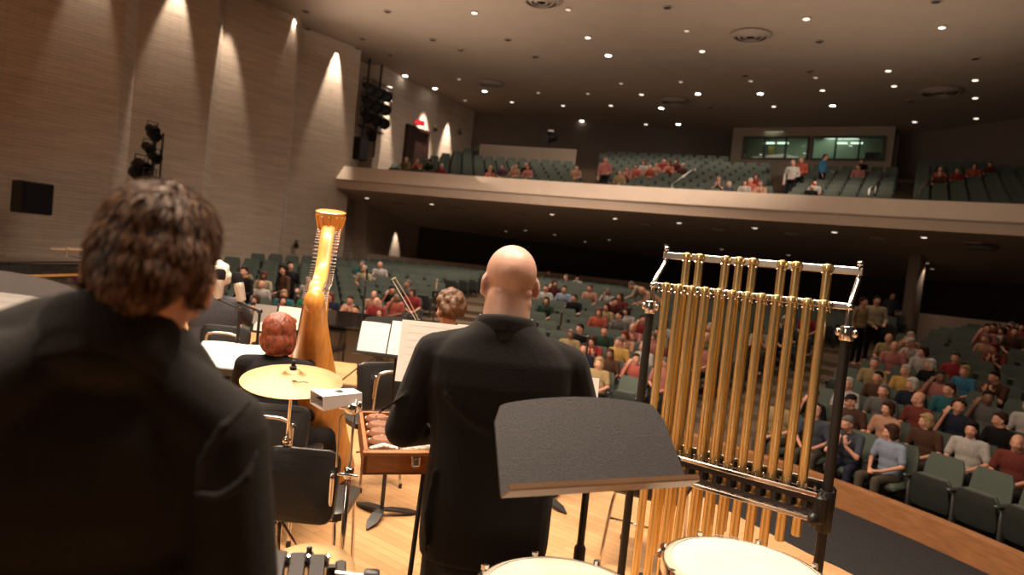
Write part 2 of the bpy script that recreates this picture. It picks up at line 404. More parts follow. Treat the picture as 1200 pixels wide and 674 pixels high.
# half-height rear cross-aisle wall under the balcony
mb = MB(); az2 = [-28 + 2*i for i in range(60)]
mb.loft([[polar(r, a, z) for a in az2] for r, z in ((28.1, .2), (28.1, 1.35), (28.3, 1.35), (28.3, .2))], cap=False, closed=False)
struct('wall_cross_aisle', mb, M['soffit'])

# projection booth
b0, b1 = Vector((10.94, 36.93, 0)), Vector((17.49, 33.04, 0)); bd = (b1-b0).normalized(); bn = Vector((bd.y, -bd.x, 0))   # bn points to the stage
if bn.y > 0: bn = -bn
Lb = (b1-b0).length
BZ0 = 6.6
def bp(s, z, o=0): return b0 + bd*s + bn*o + Vector((0, 0, z))
def s_at(px, py):
    o = Vector((0, 0, CAMZ)); r = P(px, py, 1)-o; t = (b0-o).dot(bn)/r.dot(bn); q = o+r*t; return (q-b0).dot(bd), q.z
Rb = Matrix((bd, -bn, Vector((0, 0, 1)))).transposed()
wins = []
for (xa, ya, xb, yb) in ((872, 161, 946, 188), (953, 160, 1035, 188)):
    s0, zt = s_at(xa, ya); s1, z1 = s_at(xb, yb); s2, z2 = s_at(xa, yb-1); wins.append((s0, s1, (z1+z2)/2, zt))
zlo = sum(w_[2] for w_ in wins)/2; zhi = sum(w_[3] for w_ in wins)/2
mb = MB()
def wbox(s0, s1, z0, z1, o=0, th=.2): mb.box(bp((s0+s1)/2, (z0+z1)/2, o-th/2), (s1-s0, th, z1-z0), Rb)
wbox(0, Lb, BZ0, zlo); wbox(0, Lb, zhi, 10.0); wbox(0, wins[0][0], zlo, zhi); wbox(wins[0][1], wins[1][0], zlo, zhi); wbox(wins[1][1], Lb, zlo, zhi)
for s in (0.1, Lb-.1): mb.box(bp(s, (BZ0+10)/2, -1.2), (.2, 2.0, 10-BZ0), Rb)
struct('wall_booth', mb, M['boothwall'])
mb = MB(); mb.box(bp(Lb/2, (zlo+zhi)/2+.2, -2.1), (Lb-.6, .05, 2.6), Rb); mb.box(bp(Lb/2, zhi+.5, -1.2), (Lb-.4, 1.9, .05), Rb)
mb.box(bp(Lb/2, zlo-.6, -1.2), (Lb-.4, 1.9, .05), Rb); struct('wall_booth_inner', mb, M['boothin'])
for i, (s0, s1, z0, z1) in enumerate(wins):
    fr = MB(); t = .07
    fr.box(bp((s0+s1)/2, zhi-t/2, .02), (s1-s0, .26, t), Rb); fr.box(bp((s0+s1)/2, zlo+t/2, .02), (s1-s0, .26, t), Rb)
    for q in (0, 1/3, 2/3, 1): fr.box(bp(s0 + t/2 + (s1-s0-t)*q, (zlo+zhi)/2, .02), (t, .26, zhi-zlo), Rb)
    f = struct('window_%d' % (i+1), fr, M['black'])
    g = MB(); g.box(bp((s0+s1)/2, (zlo+zhi)/2, -.1), (s1-s0-.05, .012, zhi-zlo-.05), Rb); obj('window_pane', g, M['glass'], f)
for ti, s in enumerate((wins[0][0]+1.05, wins[0][0]+1.75, wins[1][0]+1.2, wins[1][0]+1.9)):
    q = MB(); q.box(bp(s, zhi-.06, -1.3), (.55, .18, .05), Rb); o = obj('fluorescent_light', q, M['tube'])
    prop(o, 'fluorescent tube inside the booth, %s' % {0: 'left end of the left window', 1: 'right end of the left window', 2: 'middle of the right window', 3: 'right end of the right window'}[ti], 'light', 'fluorescent tubes inside the projection booth')
q = MB(); q.box(bp(wins[0][0]+1.15, (zlo+zhi)/2-.1, -1.7), (.3, .4, 1.0), Rb); q.box(bp(wins[0][0]+1.15, (zlo+zhi)/2-.1, -1.47), (.22, .03, .8), Rb)
prop(obj('cabinet', q, mat('ochre_cabinet', (.35, .26, .08), .6)), 'ochre cabinet standing inside the booth behind its left window', 'cabinet')
q = MB(); q.box(bp(wins[1][1]-.55, (zlo+zhi)/2-.25, -1.2), (.7, .4, .55), Rb, .03); q.tube([bp(wins[1][1]-.55, zlo+.2, -.9), bp(wins[1][1]-.55, zlo+.35, -.5)], .09)
prop(obj('film_projector', q, M['black']), 'dark projector standing behind the right booth window', 'projector')
light('booth_light', 'AREA', bp(Lb/2, zhi+.3, -1.2), bp(Lb/2, 0, -1.2), 22, (.8, 1, .78), shape='RECTANGLE', size=5, size_y=.8)

# recessed doorway on the left wall above the balcony, exit sign
def on_lw(px, py, off=.0):
    o = Vector((0, 0, CAMZ)); r = P(px, py, 1)-o; q0 = lw(0, off); t = (q0-o).dot(LN)/r.dot(LN); return o+r*t
Rl = Matrix((LW, -LN, Vector((0, 0, 1)))).transposed()
dn = on_lw(487, 170, .12); zt = on_lw(487, 152, .12).z
mb = MB(); mb.box((dn.x, dn.y, (zt+4.9)/2), (1.7, .16, zt-4.9), Rl); dr = struct('door_1', mb, M['door'])
mb = MB()
for s in (-.9, .9): mb.box(Vector((dn.x, dn.y, (zt+4.9)/2)) + LW*s + LN*.06, (.12, .22, zt-4.9+.1), Rl)
mb.box(Vector((dn.x, dn.y, zt+.05)) + LN*.06, (1.92, .22, .12), Rl); obj('door_frame', mb, M['door'], dr)
def textmesh(name, s, size, m, parent, mw, ext=.008):
    cu = bpy.data.curves.new(name, 'FONT'); cu.body = s; cu.size = size; cu.extrude = ext; cu.align_x = 'CENTER'; cu.align_y = 'CENTER'
    t = bpy.data.objects.new('tmp', cu); C.objects.link(t); dg = bpy.context.evaluated_depsgraph_get(); dg.update()
    me = bpy.data.meshes.new_from_object(t.evaluated_get(dg)); bpy.data.objects.remove(t); me.materials.clear()
    me.transform(mw); return obj(name, me, m, parent)
def face_to(loc, n):      # text frame at loc whose front looks along n
    n = Vector(n).normalized(); x = Vector((0, 0, 1)).cross(n).normalized(); y = n.cross(x)
    return Matrix.Translation(loc) @ Matrix((x, y, n)).transposed().to_4x4()
ex = on_lw(492, 144, .30)
e = empty('exit_sign', ex, 0, 'small red glowing exit sign above the dark doorway on the left wall', 'sign')
nn = Vector((.3, -1, 0)).normalized()
mb = MB(); Rn = Matrix((Vector((0, 0, 1)).cross(nn), -nn, Vector((0, 0, 1)))).transposed(); mb.box((0, 0, 0), (.50, .08, .24), Rn); obj('housing', mb, M['black'], e)
textmesh('letters', 'EXIT', .24, M['exit'], e, face_to(nn*.05, nn))
# square box loudspeaker on the near wall, small wall fixtures
def wallbox(px, py, off, size, name, label, cat, m):
    q = on_lw(px, py, off); e = empty(name, q, 0, label, cat); return e
e = wallbox(38, 232, 1.15, 0, 'loudspeaker', 'black box loudspeaker mounted on the brick wall at the far left', 'loudspeaker', 0)
mb = MB(); mb.box((0, 0, 0), (.78, .5, .82), Rl, .03); obj('cabinet', mb, M['black'], e)
mb = MB(); mb.box(LN*.26, (.70, .02, .74), Rl); obj('grille', mb, M['blackcloth'], e)
mb = MB(); mb.box(-LN*.29, (.1, .1, .1), Rl); obj('wall_bracket', mb, M['black'], e)
for px, py, lab in ((207, 196, 'small white fixture on the brick wall right of the light ladder'), (347, 288, 'small dark wall fixture low on the brick wall left of the harp'), (510, 152, 'small white wall lamp right of the exit doorway'), (539, 156, 'small dark speaker high on the last brick pier')):
    q = on_lw(px, py, .34); e = empty('wall_fixture', q, 0, lab, 'wall fixture')
    mb = MB(); mb.box((0, 0, 0), (.16, .16, .20), Rl, .02); obj('back_box', mb, M['black'], e)
    mb = MB(); mb.box(Vector((0, 0, .17)), (.13, .13, .14), Rl, .03); obj('cap', mb, M['fascia'] if 'white' in lab else M['midwall'], e)
# ladder of stage lights rising behind the left man (on a tall stand) and the hanging one near the balcony end
def spotcan(parent, loc, d, s=.16):
    d = Vector(d).normalized(); loc = Vector(loc); u, v, _ = basis(d)
    mb = MB(); mb.lathe([(s*.45, -s*1.3), (s*.8, -s*.9), (s*.85, .0), (s, s*.9), (s*.9, s*.9), (s*.8, s*.2), (.01, s*.1)], loc, d, 14)
    o = obj('lamp_head', mb, M['black'], parent, smooth=40)
    y = MB(); y.tube([loc+u*s*1.1, loc+u*s*1.1+Vector((0, 0, s*1.5)), loc-u*s*1.1+Vector((0, 0, s*1.5)), loc-u*s*1.1], s*.1, 6); obj('yoke', y, M['black'], o)
tb = on_lw(178, 210, 2.2); zt_ = P(181, 147, pix(tb)[2]).z
e = empty('lighting_ladder', (tb.x, tb.y, 0), 0, 'tall black vertical ladder of stage spotlights before the left brick wall', 'stage lights')
mb = MB(); mb.tube([(0, 0, .02), (0, 0, zt_)], .05, 8); mb.tube([(.22, 0, zt_-2.9), (.22, 0, zt_-.2)], .03, 6); obj('pole', mb, M['black'], e)
mb = MB()
for k in range(3):
    a = k*2.1; mb.tube([(0, 0, 1.2), (1.0*math.cos(a), 1.0*math.sin(a), .03)], .03, 6)
obj('tripod_base', mb, M['black'], e)
mb = MB(); mb.tube([(0, 0, zt_-.3), (-1.6, .3, .3)], .012, 5); obj('cable', mb, M['black'], e)
dz = (zt_-P(178, 210, pix(tb)[2]).z)
for k, (dx, fz) in enumerate(((-.05, .03), (.0, .12), (-.12, .36), (.08, .52), (-.28, .70), (-.38, .86), (-.02, .93))):
    spotcan(e, (dx, -.1, zt_-fz*dz-.12), (.9, -.3, -.5), .20 if k > 3 else .16)
tb = on_lw(437, 130, .2); dd = pix(tb)[2]
e = empty('hanging_light_rig', (tb.x, tb.y, 10.0), 0, 'dark rig of stage lights hanging in the wall recess beside the balcony end', 'stage lights')
z = lambda py: P(437, py, dd).z-10
mb = MB()
for s in (-.55, .35): mb.tube([LW*s, LW*s + Vector((0, 0, z(183)))], .05, 6)
for py in (104, 118, 152): mb.tube([LW*-.9+Vector((0, 0, z(py))), LW*.9+Vector((0, 0, z(py)))], .045, 6)
obj('frame', mb, M['black'], e)
for k in range(9): spotcan(e, LW*(-.65+.62*(k % 3)) + LN*.2 + Vector((0, 0, z(108+16*(k//3)))), (.5, -.9, -.5), .26)
spotcan(e, LW*-.2+LN*.2+Vector((0, 0, z(160))), (.5, -.9, -.5), .22); 
mb = MB(); mb.box(LW*-.6 + Vector((0, 0, z(178))), (.6, .4, 1.0), Rl, .03); obj('dimmer_box', mb, M['black'], e)

# wall-washing downlights: real lamps close to the wall
for i, (px, py, e_, tilt) in enumerate(((112, -25, 150, 0), (213, 8, 130, 0), (278, 36, 130, 0), (343, 42, 330, 0), (398, 68, 260, 0), (463, 98, 420, 0), (507, 116, 360, .12), (538, 126, 330, -.12))):
    o = Vector((0, 0, CAMZ)); r = P(px, py, 1)-o; q0 = lw(0, .62); t = (q0-o).dot(LN)/r.dot(LN); q = o+r*t
    l = light('wall_washer_light', 'SPOT', (q.x, q.y, 9.9), (q.x + LW.x*tilt*3 - LN.x*.75, q.y + LW.y*tilt*3 - LN.y*.75, 4), e_*7, (1, .82, .64), spot_size=math.radians(34), spot_blend=.6, shadow_soft_size=.06)
for px, py, d, e_ in ((470, 255, 33.6, 260), (418, 225, 29.5, 120), (690, 268, 34.2, 60), (640, 268, 34.8, 35), (1090, 300, 24.8, 20)):
    q = P(px, py, d); 
    light('wall_washer_light', 'SPOT', (q.x, q.y, 2.95 if px < 1000 else 3.1), (q.x-.15, q.y+.25, 0), e_, (1, .82, .64), spot_size=math.radians(75 if px > 500 else 42), spot_blend=.5, shadow_soft_size=.05)
for px, py, d, e_ in ((800, 160, 36.6, 30), (690, 158, 37.6, 30), (1072, 158, 32.0, 45), (880, 160, 36, 10)):
    q = P(px, py, d); light('wall_washer_light', 'SPOT', (q.x, q.y, 9.2), (q.x, q.y+.3, 6), e_, (1, .82, .64), spot_size=math.radians(60), spot_blend=.5, shadow_soft_size=.05)

# ceiling lamps, vents
LAMPS = []
def can(loc, r, m, label, g, up=Vector((0, 0, 1))):
    e = empty('ceiling_downlight', loc, 0, label, 'ceiling light', g)
    mb = MB(); mb.lathe([(r*1.35, 0), (r*1.35, -.03), (r*1.0, -.035), (r*.98, .0)], (0, 0, 0), n=16); obj('trim_ring', mb, M['lamptrim'], e)
    mb = MB(); mb.lathe([(r*.98, -.045), (r*.7, -.05), (.01, -.055)], (0, 0, 0), n=16); obj('lamp', mb, m, e)
    return e
BIG = [(713, 64), (475, 88), (568, 106), (818, 109), (891, 109), (976, 123), (646, 140), (682, 141), (775, 126), (795, 145), (510, 103)]
MID = [(600, 119), (660, 123), (752, 110), (757, 145), (823, 59), (945, 21), (964, 105), (907, 124), (1041, 82), (1048, 100), (1143, 93), (1143, 114), (1072, 142), (1144, 138), (556, 14), (716, 123), (1104, 31), (689, 43)]
LOWL = [(666, 10), (538, 92), (545, 117), (631, 108), (689, 109), (728, 97), (805, 35), (880, 94), (956, 90), (798, 95)]
OFF = [(507, 46), (595, 46), (627, 66), (782, 8), (960, 48), (1143, 68), (425, 45), (419, 56), (359, 13), (361, 33), (458, 64), (454, 13), (1097, 1), (949, 83), (873, 88), (832, 125), (1066, 118), (540, 58)]
def side(px, y=0):
    return 'left' if px < 560 else 'centre' if px < 850 else 'right'
def zc(px, py):
    q = Pz(px, py, 10.6)
    yb = 22.0 + (q.x+26)/56*(-10.0)
    return (q, 10.6) if q.y < yb else (Pz(px, py, 10.0), 10.0)
for L, m, r, w1 in ((BIG, M['lampon'], .12, 'bright lit'), (MID, M['lampmid'], .10, 'softly lit'), (LOWL, M['lamplow'], .085, 'faintly lit'), (OFF, M['lampoff'], .11, 'dark unlit')):
    for px, py in L:
        q, zz = zc(px, py); s = {'left': 'over the left seats', 'centre': 'over the middle of the hall', 'right': 'toward the booth side of the hall'}[side(px)]
        LAMPS.append(can((q.x, q.y, zz), r, m, '%s round ceiling downlight %s' % (w1, s), '%s ceiling downlights %s' % (w1, s)))
def on_soffit(px, py):
    o = Vector((0, 0, CAMZ)); r = P(px, py, 1)-o; best = None
    for k in range(400):
        q = o + r*(18 + k*.06); rad = math.hypot(q.x-BC.x, q.y-BC.y)-BR
        if rad > -.2 and q.z >= zso(rad): return Vector((q.x, q.y, zso(rad)))
        if rad > 13: break
    return None
for L, m, r, w1 in (([(506, 238), (647, 250), (721, 255), (796, 260), (885, 266), (978, 271), (1083, 277), (430, 231)], M['lampmid'], .095, 'bright'), ([(593, 270), (616, 269), (650, 274), (686, 282), (714, 280), (780, 286), (846, 291), (924, 298), (1087, 307), (1093, 314)], M['lamplow'], .08, 'faint')):
    for px, py in L:
        q = on_soffit(px, py)
        if q: LAMPS.append(can(q, r, m, '%s downlight under the balcony %s' % (w1, 'left of the chimes' if px < 770 else 'above or right of the chimes'), '%s under-balcony lights %s' % (w1, 'left' if px < 770 else 'right')))
for px, py in [(467, 238), (538, 244), (608, 250), (757, 262), (842, 268), (928, 273), (1028, 278), (1139, 283)]:
    q = on_soffit(px, py)
    if q:
        e = empty('air_grille', q, math.radians(-22), 'pale square air grille in the underside of the balcony', 'air grille', 'air grilles under the balcony')
        mb = MB(); mb.box((0, 0, -.02), (.5, .5, .04)); obj('frame', mb, M['lamptrim'], e)
        mb = MB()
        for k in range(6): mb.box((0, -.2+.08*k, -.045), (.44, .03, .02))
        obj('slats', mb, M['fascia'], e); LAMPS.append(e)
for px, py, r in ((880, 40, .62), (575, 97, .62), (635, -1, .6), (1102, 106, .72), (790, 117, .65)):
    q, zz = zc(px, py)
    e = empty('ceiling_diffuser', (q.x, q.y, zz), 0, 'round ringed air diffuser in the ceiling ' + {880: 'high above the chimes', 575: 'over the left balcony', 635: 'at the top edge above the bald man', 1102: 'right of the booth', 790: 'left of the booth'}[px], 'air diffuser')
    mb = MB(); mb.lathe([(r*.95, 0), (r*.95, -.04), (.05, -.04)], (0, 0, 0), n=28); obj('backing', mb, M['lampoff'], e)
    for k, f in enumerate((1, .72, .45)):
        mb = MB(); mb.lathe([(r*f, -.02), (r*f+.04, -.05), (r*f-.10, -.13), (r*f-.12, -.11), (r*f-.02, -.04)], (0, 0, 0), n=28); obj('ring', mb, M['lamptrim'], e, smooth=30)
q = on_soffit(1150, 288)
if q:
    e = empty('ceiling_diffuser', q, 0, 'round ringed air diffuser under the balcony at the far right', 'air diffuser')
    mb = MB(); mb.lathe([(.45, 0), (.45, -.04), (.05, -.04)], (0, 0, 0), n=28); obj('backing', mb, M['lampoff'], e)
    mb = MB(); mb.lathe([(.45, -.02), (.48, -.05), (.36, -.12)], (0, 0, 0), n=28); obj('ring', mb, M['lamptrim'], e)

# tell look-alike lamps apart by their order from the left
NTHL = ['leftmost', 'second', 'third', 'fourth', 'fifth', 'sixth', 'seventh', 'eighth', 'ninth', 'tenth', 'eleventh', 'twelfth']
gg = {}
for o_ in LAMPS: gg.setdefault(o_['group'], []).append(o_)
for L in gg.values():
    L.sort(key=lambda o_: pix(o_.location)[0])
    if len(L) > 1:
        for k, o_ in enumerate(L): o_['label'] = o_['label'] + (', ' + (NTHL[k] if k == 0 else NTHL[k] + ' from left') if k < 12 else ', rightmost')
# ------------------------------------------------------------------ people
def hand_blob(mb, wr, d, n, side, curl=.5, s=1.0):
    """palm and five fingers; wr wrist, d direction of the fingers, n the palm's normal (palm side), side +1 right hand / -1 left"""
    wr = Vector(wr); d = Vector(d).normalized(); n = Vector(n); n = (n - d*n.dot(d)).normalized(); u = d.cross(n)*side   # towards the thumb
    c = wr + d*.045*s
    Rm = Matrix((u, d, n)).transposed(); mb.ell(c, (.041*s, .052*s, .017*s), Rm, 12, 7)
    mb.cap(wr - d*.03*s, c, .024*s, .022*s, 10)
    for k, (o, L) in enumerate(((.030, .072), (.010, .082), (-.010, .076), (-.029, .060))):
        a = wr + d*.085*s + u*o*s; r = .0088*s; dd = d.copy(); pts = [a]; ang = 0
        for seg, f in enumerate((.45, .32, .23)):
            ang += curl*(.55 if seg == 0 else .75); q = (d*math.cos(ang) + n*math.sin(ang) + u*o*2.2).normalized(); pts.append(pts[-1] + q*L*f*s)
        mb.chain(pts, [r*1.1, r, r*.95, r*.8], 8)
    a = wr + d*.025*s + u*.03*s
    mb.chain([a, a + (u*.75+d*.6+n*.3).normalized()*.038*s, a + (u*.6+d*.8+n*.35).normalized()*.062*s + (d*.5+n*.3)*.018*s], [.013*s, .011*s, .009*s], 8)
def head_blob(mb, T, s=1.0, neck_to=None, bald=False, wide=1.0):
    """T: 4x4 frame at the head's centre, +y is where the face looks"""
    R = T.to_3x3(); p = lambda x, y, z: T @ Vector((x*s*wide, y*s, z*s)); E = lambda c, r, *a: mb.ell(p(*c), (r[0]*s*wide, r[1]*s, r[2]*s), R, *a)
    E((0, -.012, .028), (.076, .094, .088), 20, 14)
    E((0, .020, -.045), (.060, .066, .070), 16, 10)
    E((0, .062, -.088), (.026, .022, .022)); E((0, .055, -.02), (.058, .036, .052))
    E((0, .078, .028), (.050, .014, .013))
    mb.chain([p(0, .086, .018), p(0, .100, -.010), p(0, .108, -.026)], [.009*s, .011*s, .013*s], 8)
    E((.012, .098, -.028), (.009, .010, .008)); E((-.012, .098, -.028), (.009, .010, .008))
    E((0, .088, -.056), (.024, .012, .010))
    for q in (-1, 1):
        E((q*.032, .074, .008), (.017, .012, .009)); E((q*.045, .062, -.025), (.022, .022, .022))
        e = Matrix.Rotation(q*.45, 3, 'Z'); mb.ell(p(q*.079, -.008, -.012), (.010*s, .022*s, .034*s), R @ e, 12, 8)
        mb.ell(p(q*.082, .002, -.034), (.008*s, .012*s, .013*s), R @ e, 8, 6)
    if neck_to is not None: mb.chain([p(0, -.012, -.04), neck_to], [.060*s, .064*s], 16)
def paint_face(me, T, s=1.0):
    inv = T.inverted()
    idx = []
    for f in me.polygons:
        c = inv @ f.center / s; mi = 0
        if c.y > .070:
            if abs(abs(c.x)-.032) < .013 and abs(c.z-.008) < .0055: mi = 1
            elif abs(abs(c.x)-.032) < .018 and abs(c.z-.030) < .004: mi = 1
            elif abs(c.x) < .022 and abs(c.z+.057) < .006: mi = 2
        idx.append(mi)
    me.polygons.foreach_set('material_index', idx)
def frame(loc, yaw=0, pitch=0, roll=0):
    return Matrix.Translation(loc) @ Euler((pitch, roll, yaw), 'XYZ').to_matrix().to_4x4()
def hair_blob(kind, T, s=1.0, vox=.01):
    mb = MB(); R = T.to_3x3(); p = lambda x, y, z: T @ Vector((x*s, y*s, z*s)); E = lambda c, r, *a: mb.ell(p(*c), (r[0]*s, r[1]*s, r[2]*s), R, *a)
    rn = random.Random(kind)
    if kind == 'short':
        E((0, -.026, .046), (.083, .092, .083), 18, 12); E((0, -.066, -.012), (.068, .046, .075)); E((0, .045, .092), (.05, .030, .022)); [E((q*.068, -.022, -.0), (.018, .035, .045)) for q in (-1, 1)]; E((0, -.052, .015), (.081, .064, .070))
    elif kind == 'fringe':
        E((0, -.066, -.0), (.074, .045, .050), 16, 10); [E((q*.066, -.03, .0), (.020, .045, .035)) for q in (-1, 1)]
    elif kind == 'bob':
        E((0, -.026, .044), (.094, .100, .094), 18, 12); E((0, -.055, -.03), (.092, .065, .085)); [E((q*.074, -.004, -.03), (.026, .045, .075)) for q in (-1, 1)]; E((0, .050, .092), (.06, .035, .026))
    elif kind == 'long':
        E((0, -.026, .044), (.088, .098, .090), 18, 12); E((0, -.075, -.09), (.080, .045, .15)); [E((q*.074, -.02, -.08), (.024, .045, .11)) for q in (-1, 1)]; E((0, .050, .092), (.055, .03, .024))
    elif kind == 'curly':
        for _ in range(90):
            a, b = rn.uniform(0, 2*PI), rn.uniform(-.5, 1.5); x, y, z_ = math.cos(a)*math.cos(b), math.sin(a)*math.cos(b), math.sin(b)
            if y > .45 and z_ < .55: continue
            E((x*.088, -.024+y*.092, .020+z_*.100), (rn.uniform(.018, .030),)*3, 8, 6)
        E((0, -.03, .03), (.086, .088, .09))
    elif kind == 'cap':
        E((0, -.02, .062), (.086, .098, .064), 18, 10); E((0, .095, .058), (.06, .055, .010)); E((0, -.066, -.0), (.068, .040, .045))
    me = remesh(mb, vox, 2, 'hair'); return me
BALD = 'bald'
def figure(name, J, vox=.012, s=1.0, fine=False, sleeves='short', skirt=False, only=None):
    """builds body, top, trousers, shoes meshes from joints J (dict). The person faces +y."""
    out = {}
    T = J['head']; nk = Vector(J['neck'])
    mb = MB(); head_blob(mb, T, J.get('hs', 1.0), nk, wide=J.get('hw', 1.0))
    sp = Vector(J['chest']); pel = Vector(J['pelvis'])
    mb.chain([nk, sp, pel], [.06, .10, .10], 12)
    for q, k in ((1, 'r'), (-1, 'l')):
        sh, el, wr = Vector(J['sh'+k]), Vector(J['el'+k]), Vector(J['wr'+k])
        mb.chain([sp + Vector((0, 0, .06)), sh, el, wr], [.06, .045, .036, .025], 10)
        hd = J.get('hd'+k, (wr-el)); hn = J.get('hn'+k, (0, 0, -1)); hand_blob(mb, wr + Vector(hd).normalized()*.015, hd, hn, q, J.get('curl', .5))
        if 'hp'+k in J:
            hp, kn, an = Vector(J['hp'+k]), Vector(J['kn'+k]), Vector(J['an'+k])
            mb.chain([pel, hp, kn, an], [.08, .07, .05, .035], 10); mb.cap(an, an + Vector(J.get('ft'+k, (0, .13, -.04))), .035, .028)
    me = remesh(mb, vox, 3 if vox > .008 else 5, 'body'); paint_face(me, T, J.get('hs', 1.0)); out['body'] = me
    # top
    mb = MB(); bw = J.get('bw', 1.0); d = J.get('bd', 1.0)
    up = (nk - pel).normalized(); R = Matrix((Vector((1, 0, 0)), up.cross(Vector((1, 0, 0))), up)).transposed()
    c = lambda t: pel.lerp(nk, t)
    mb.ell(c(.12), (.185*bw, .135*d, .15), R, 16, 10); mb.ell(c(.38), (.175*bw, .125*d, .20), R, 16, 10); mb.ell(c(.68), (.185*bw, .125*d, .19), R, 16, 10)
    mb.chain([Vector(J['shl']), c(.90), Vector(J['shr'])], [.062, .07, .062], 12); mb.cap(c(.85), nk + up*.005, .09, .066)
    for k in 'rl':
        sh, el, wr = Vector(J['sh'+k]), Vector(J['el'+k]), Vector(J['wr'+k])
        if sleeves == 'short': mb.chain([sh, sh.lerp(el, .75)], [.062, .056], 12)
        else: mb.chain([sh, el, el.lerp(wr, .93)], [.064, .052, .038], 12)
    out['top'] = remesh(mb, vox, 4, 'top')
    if 'hpr' in J:
        mb = MB(); mb.ell(pel + Vector((0, 0, -.02)), (.18*bw, .14, .12), None, 14, 9)
        for k in 'rl':
            hp, kn, an = Vector(J['hp'+k]), Vector(J['kn'+k]), Vector(J['an'+k]); mb.chain([hp, kn, an + Vector((0, 0, .03))], [.088, .066, .052], 12)
        if skirt: mb.ell((Vector(J['knr'])+Vector(J['knl']))/2 - Vector((0, .1, .1)), (.22, .2, .25), None, 12, 8)
        out['trousers'] = remesh(mb, vox, 3, 'trousers')
        mb = MB()
        for k in 'rl':
            an = Vector(J['an'+k]); mb.ell(an + Vector((0, .06, -.055)), (.045, .13, .038), None, 12, 7)
        out['shoes'] = remesh(mb, max(vox, .012), 2, 'shoes')
    return out
SKINS = [M['skin'], M['eye'], M['lip']]
def cloth(hexs, nm=None):
    r, g, b = hexs; q = S(r, g, b); l_ = (q[0]+q[1]+q[2])/3; q = tuple((x*.82+l_*.18)*.62 for x in q)
    return mat(nm or 'cloth_%d_%d_%d' % (r, g, b), q, .85, var=.12, scale=25, bump=.1, spec=.2)
# --- seated audience prototypes, origin on the floor under the seat, facing +y
def seated(lean=0, turn=0, nod=0, pose=0):
    L = lean
    J = dict(pelvis=(0, -.02, .52), chest=(0, .02+L*.45, .84), neck=(0, .03+L*.62, 1.02), hpr=(.10, .02, .50), hpl=(-.10, .02, .50), knr=(.13, .43, .50), knl=(-.13, .43, .50), anr=(.13, .45, .09), anl=(-.13, .45, .09),
             shr=(.185, .03+L*.55, .96), shl=(-.185, .03+L*.55, .96))
    J['head'] = frame((0.0+.03*math.sin(-turn), .05+L*.75, 1.15), turn, nod, 0)
    if pose == 0: J.update(elr=(.25, .08+L*.4, .72), ell=(-.25, .08+L*.4, .72), wrr=(.09, .30, .62), wrl=(-.09, .30, .62), hdr=(-.6, .6, -.1), hdl=(.6, .6, -.1))
    if pose == 1: J.update(elr=(.22, .30+L*.3, .70), ell=(-.22, .30+L*.3, .70), wrr=(.06, .42, .84), wrl=(-.06, .42, .84), hdr=(-.1, .2, .9), hdl=(.1, .2, .9), hnr=(0, -1, 0), hnl=(0, -1, 0))
    if pose == 2: J.update(elr=(.27, .12, .72), ell=(-.24, .05, .72), wrr=(.13, .17, .98), wrl=(.05, .26, .66), hdr=(-.3, -.1, 1), hdl=(.9, .2, 0), hnr=(0, -1, 0))
    return J
PROTO = []
for lean, turn, nod, pose in ((0, .1, -.05, 0), (.28, -.35, -.3, 1), (.05, .6, -.1, 2), (.0, -.6, -.12, 0)):
    J = seated(lean, turn, nod, pose); f = figure('p', J, .0135); f['T'] = J['head']; PROTO.append(f)
J = dict(pelvis=(0, 0, .95), chest=(0, .01, 1.28), neck=(0, .02, 1.46), hpr=(.09, 0, .92), hpl=(-.09, 0, .92), knr=(.11, .02, .50), knl=(-.11, .02, .50), anr=(.12, 0, .09), anl=(-.12, 0, .09), shr=(.19, .0, 1.40), shl=(-.19, 0, 1.40),
         elr=(.26, -.02, 1.12), ell=(-.26, 0, 1.12), wrr=(.25, .10, .88), wrl=(-.20, .24, 1.05), head=frame((0, .05, 1.60), .25, -.08))
STAND = figure('p', J, .0135, sleeves='long'); STAND['T'] = J['head']
J = dict(pelvis=(0, -.05, .95), chest=(0, .22, 1.15), neck=(0, .38, 1.22), hpr=(.09, -.05, .92), hpl=(-.09, -.05, .92), knr=(.11, .02, .50), knl=(-.11, .02, .50), anr=(.12, 0, .09), anl=(-.12, 0, .09), shr=(.19, .33, 1.20), shl=(-.19, .33, 1.20),
         elr=(.22, .42, .95), ell=(-.22, .42, .95), wrr=(.20, .62, .90), wrl=(-.16, .60, .88), head=frame((0, .52, 1.27), .1, -.7))
BEND = figure('p', J, .0135, sleeves='long'); BEND['T'] = J['head']
HAIRM = {k: hair_blob(k, Matrix.Identity(4), 1, .011) for k in ('short', 'fringe', 'bob', 'long', 'curly', 'cap')}
for h in HAIRM.values(): h.materials.append(M['eye'])
for f in PROTO + [STAND, BEND]:
    for k in ('body', 'top', 'trousers', 'shoes'):
        f[k].materials.clear()
        for m_ in (SKINS if k == 'body' else [M['blackcloth']]): f[k].materials.append(m_)
def slot0(o, m): o.material_slots[0].link = 'OBJECT'; o.material_slots[0].material = m
def person(f, loc, rz, label, topc, hair, hairc, legc=(30, 30, 36), skin='skin', group=None, tiny=False, scale=1):
    e = empty('person', loc, rz, label, 'person', group); e.scale = (scale,)*3
    for k in (('body', 'top', 'trousers', 'shoes') if not tiny else ('body', 'top', 'trousers')):
        o = bpy.data.objects.new({'body': 'body', 'top': 'shirt', 'trousers': 'trousers', 'shoes': 'shoes'}[k], f[k]); C.objects.link(o); o.parent = e
        slot0(o, M[skin] if k == 'body' else cloth(topc) if k == 'top' else cloth(legc) if k == 'trousers' else M['black'])
    if hair != BALD:
        o = bpy.data.objects.new('hair' if hair != 'cap' else 'cap', HAIRM[hair]); C.objects.link(o); o.parent = e; o.matrix_local = f['T']
        slot0(o, cloth(hairc))
    return e

